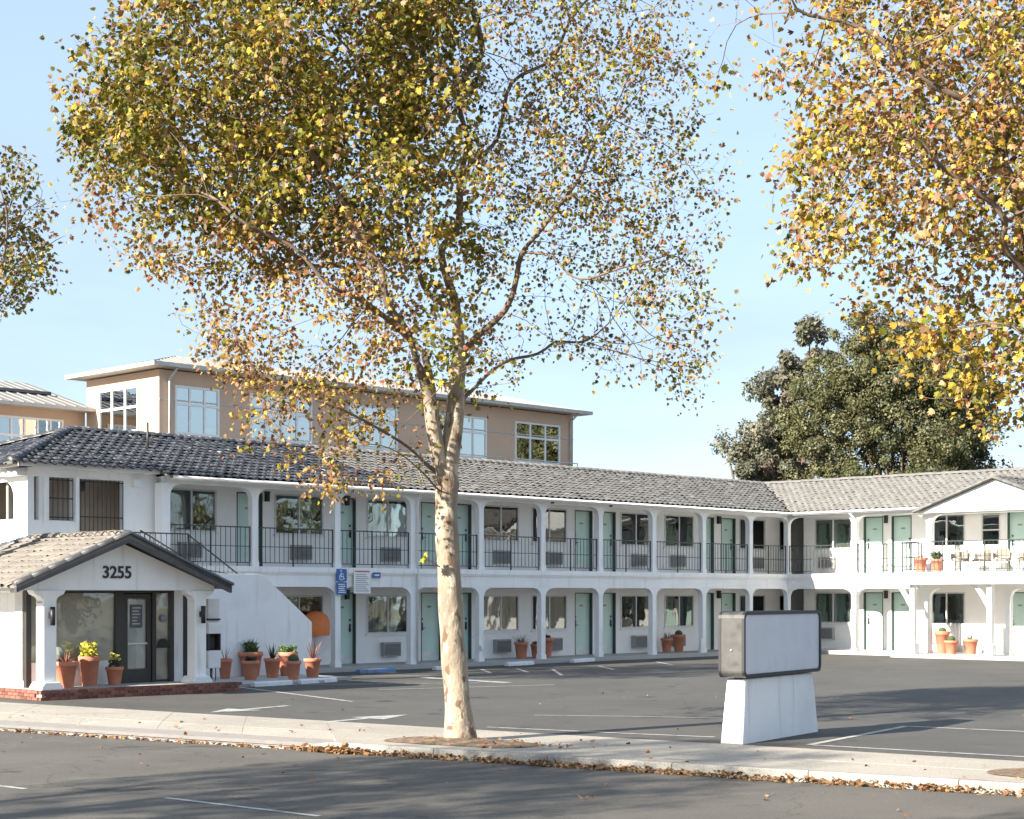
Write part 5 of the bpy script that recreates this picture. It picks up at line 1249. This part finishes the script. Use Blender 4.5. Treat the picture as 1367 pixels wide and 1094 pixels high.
# eucalyptus and oak group behind the far wing
def clump_tree(name, label, cat, loc, blobs, trunkpts, nleaf, size, pal, seed, group='dark trees behind the motel'):
    r = random.Random(seed); t = thing(name, label, cat, loc, 0, group); mb = MB()
    for pts, r0, r1 in trunkpts: n = len(pts); mb.tube(pts, [r0 + (r1 - r0) * i / (n - 1) for i in range(n)], 8)
    for b in blobs: mb.tube([(0, 0, trunkpts[0][0][-1][2] * .6), (b[0] * .5, b[1] * .5, (b[2] + trunkpts[0][0][-1][2] * .6) / 2), (b[0], b[1], b[2])], [.16, .09, .03], 5)
    mb.build('trunk', 'barkbrown', t)
    # sub-clumps over each blob's surface
    V = []; F = []; cols = []
    tot = sum(b[3] * b[5] * b[6] for b in blobs)
    for b in blobs:
        share = nleaf * b[3] * b[5] * b[6] / tot; nc = max(6, int(b[3] * b[5] * 6.5)); per = int(share / nc)
        for c in range(nc):
            while True:
                v = Vector((r.uniform(-1, 1), r.uniform(-1, 1), r.uniform(-1, 1)))
                if .35 < v.length < 1: break
            cc = Vector((b[0] + v.x * b[3], b[1] + v.y * b[4], b[2] + v.z * b[5])); cr_ = r.uniform(.32, .75); L = b[7]; tint = r.uniform(.75, 1.2); base = r.choice(pal[L])
            for k in range(per):
                d = Vector((r.gauss(0, 1), r.gauss(0, 1), r.gauss(0, 1))).normalized(); q = cc + d * cr_ * r.uniform(.5, 1.05)
                nrm = (d + Vector((r.gauss(0, .5), r.gauss(0, .5), r.gauss(.2, .5)))).normalized(); u = nrm.orthogonal().normalized(); u = Matrix.Rotation(r.uniform(0, 6.28), 3, nrm) @ u; w2 = nrm.cross(u); s = size * r.uniform(.6, 1.3); bb = len(V)
                V += [tuple(q), tuple(q + u * s * .5 + w2 * s * .28), tuple(q + u * s), tuple(q + u * s * .5 - w2 * s * .28)]; F.append((bb, bb + 1, bb + 2, bb + 3)); m = tint * r.uniform(.8, 1.2); cols.append(tuple(x * m for x in base))
    m2 = MB(); m2.v = V; m2.f = F; m2.sm = [False] * len(F); o = m2.build('crown', 'leaf', t); colour_mesh(o, cols, 4); stuff(o); return t
PAL = {0: [(.13, .13, .055), (.155, .15, .075), (.1, .105, .045)], 1: [(.17, .16, .11), (.13, .135, .085), (.15, .15, .1), (.18, .145, .11)], 2: [(.07, .08, .035), (.09, .09, .045)]}
k8 = 88 / 2243
def tb_(px, py, rx, rz, wt, pl, cx, dy=0): return ((px - cx) * k8, dy, 2.15 + (794 - py) * k8, rx * k8, max(2.0, rx * k8 * .85), rz * k8, wt, pl)
def wx(px): return (px - 683.5) * k8
cx = 1200
clump_tree('oak_tree', 'broad dark green tree filling the skyline behind the far wing', 'tree', (wx(cx), 88, 0),
    [tb_(1140, 500, 72, 70, 1, 0, cx), (tb_(1110, 580, 65, 60, 1, 0, cx)), tb_(1200, 560, 80, 80, 1, 0, cx, -1), tb_(1270, 600, 70, 60, 1, 0, cx, -1), tb_(1170, 620, 110, 50, 1, 0, cx, -2), tb_(1215, 480, 50, 50, .9, 0, cx), tb_(1290, 540, 50, 60, 1, 2, cx, 1), tb_(1150, 440, 40, 30, .9, 0, cx), tb_(1190, 520, 95, 90, 1, 0, cx, 1), tb_(1260, 500, 60, 60, 1, 0, cx), tb_(1080, 560, 45, 60, 1, 0, cx), tb_(1130, 540, 50, 50, .9, 0, cx, -1), tb_(1180, 455, 45, 40, .9, 0, cx), tb_(1090, 625, 50, 30, 1, 0, cx), tb_(1240, 560, 60, 70, 1, 2, cx, 2)],
    [([(0, 0, 0), (0, 0, 4), (.3, 0, 8)], .5, .25)], 120000, .17, PAL, 3)
clump_tree('eucalyptus_tree', 'ragged grey brown eucalyptus rising left of the broad dark tree', 'tree', (wx(1085), 93, 0),
    [tb_(1105, 425, 22, 24, 1, 1, 1085), tb_(1075, 475, 32, 26, .9, 1, 1085), tb_(1045, 500, 28, 16, .7, 1, 1085), tb_(1050, 535, 22, 22, .6, 1, 1085), tb_(1090, 540, 30, 40, .8, 1, 1085), tb_(1120, 455, 26, 20, .9, 1, 1085), tb_(1085, 600, 40, 50, .8, 1, 1085), tb_(1060, 600, 30, 45, .9, 1, 1085), tb_(1045, 560, 22, 25, .7, 1, 1085)],
    [([(0, 0, 0), (.2, 0, 6), (.5, 0, 12)], .35, .12)], 20000, .26, PAL, 5)
clump_tree('eucalyptus_tree', 'small rounded grey green tree at the left end of the group behind the roof', 'tree', (wx(1005), 90, 0),
    [tb_(1003, 640, 30, 26, 1, 1, 1005), tb_(1040, 632, 26, 26, 1, 1, 1005), tb_(1000, 575, 27, 28, 1, 1, 1005), tb_(1012, 615, 32, 30, 1, 1, 1005), tb_(975, 585, 14, 12, .5, 1, 1005), tb_(1030, 600, 20, 35, .8, 1, 1005)],
    [([(0, 0, 0), (.1, 0, 5), (0, 0, 8)], .25, .1)], 14000, .22, PAL, 8)
clump_tree('oak_tree', 'dark narrow tree at the right end of the group behind the roof', 'tree', (wx(1325), 92, 0),
    [tb_(1325, 560, 30, 50, 1, 2, 1325), tb_(1330, 520, 26, 26, 1, 2, 1325), tb_(1320, 610, 26, 30, 1, 2, 1325), tb_(1352, 622, 12, 12, 1, 2, 1325)],
    [([(0, 0, 0), (.1, 0, 5), (0, 0, 9)], .25, .1)], 9000, .22, PAL, 9)

for i, (x, y, sc_) in enumerate(((38, 33, 1.0), (43, 44, 1.15), (35, 24, .9), (47, 38, 1.1))):
    clump_tree('garden_tree', ('leafy tree on the plot right of the parking lot', 'tall tree at the back of the plot right of the parking lot', 'small tree near the street right of the parking lot', 'rearmost tree on the plot right of the parking lot')[i], 'tree', (x, y, 0),
        [(0, 0, 5 * sc_, 3.2 * sc_, 3.2, 3 * sc_, 1, 0), (1.5, 1, 3.2, 2.5, 2.5, 2.2, 1, 0), (-1.8, -1, 3.0, 2.5, 2.5, 2.2, 1, 1)], [([(0, 0, 0), (0, 0, 2), (0, 0, 4)], .3, .15)], 5000, .45, PAL, 50 + i, 'trees right of the parking lot')
# ------------------------------------------------------------ fallen leaves
rl = random.Random(31); V = []; F = []; cols = []
def litter(n, sf, of, zf, s0, s1):
    for i in range(n):
        s = sf(); o = of(s); p = K0 + KD * s + KN * o; u = Vector((rl.gauss(0, 1), rl.gauss(0, 1), rl.gauss(0, .35))).normalized(); nn = Vector((rl.gauss(0, .4), rl.gauss(0, .4), 1)); nn = (nn - u * nn.dot(u)).normalized()
        add_leaf(V, F, Vector((p.x, p.y, zf(o) + rl.uniform(.01, .05))), u, nn, rl.uniform(s0, s1), rl.uniform(.2, 1.1)); c = rl.choice([(.3, .15, .06), (.36, .2, .09), (.2, .1, .04), (.32, .22, .12), (.26, .12, .05)]); cols.append(c); cols.append(tuple(x * .9 for x in c))
def pile(s): return .35 + .65 * max(0, noise.noise(Vector((s * .9, 0, 3)))) * 2
litter(1900, lambda: rl.uniform(6.8, 24), lambda s: -abs(rl.gauss(0, .09 * pile(s) + .03)) - .01, lambda o: -.13 + max(0, .06 + o * .5) * rl.random(), .04, .085)
litter(700, lambda: rl.uniform(-9, 6.9), lambda s: -abs(rl.gauss(0, .05)) - .0, lambda o: -.13, .04, .09)
litter(240, lambda: rl.gauss(7.2, .3), lambda s: rl.uniform(-.2, .1), lambda o: -.12 + .04 * rl.random(), .06, .12)
litter(90, lambda: rl.uniform(-5, 22), lambda s: rl.uniform(.2, 2.5), lambda o: .0, .04, .09)
litter(60, lambda: rl.uniform(0, 22), lambda s: -rl.uniform(.2, 3), lambda o: -.135, .04, .09)
litter(30, lambda: rl.uniform(0, 22), lambda s: rl.uniform(4.5, 14), lambda o: -.005, .04, .08)
litter(60, lambda: rl.gauss(9.3, .8), lambda s: rl.gauss(1.1, .3), lambda o: .02, .05, .1)
mb = MB(); mb.v = V; mb.f = F; mb.sm = [False] * len(F); o = mb.build('fallen_leaves', 'leaf'); colour_mesh(o, cols, 7); stuff(o); tag(o, 'brown fallen sycamore leaves drifted along the kerb', 'leaves')
print('objects', len(bpy.data.objects))
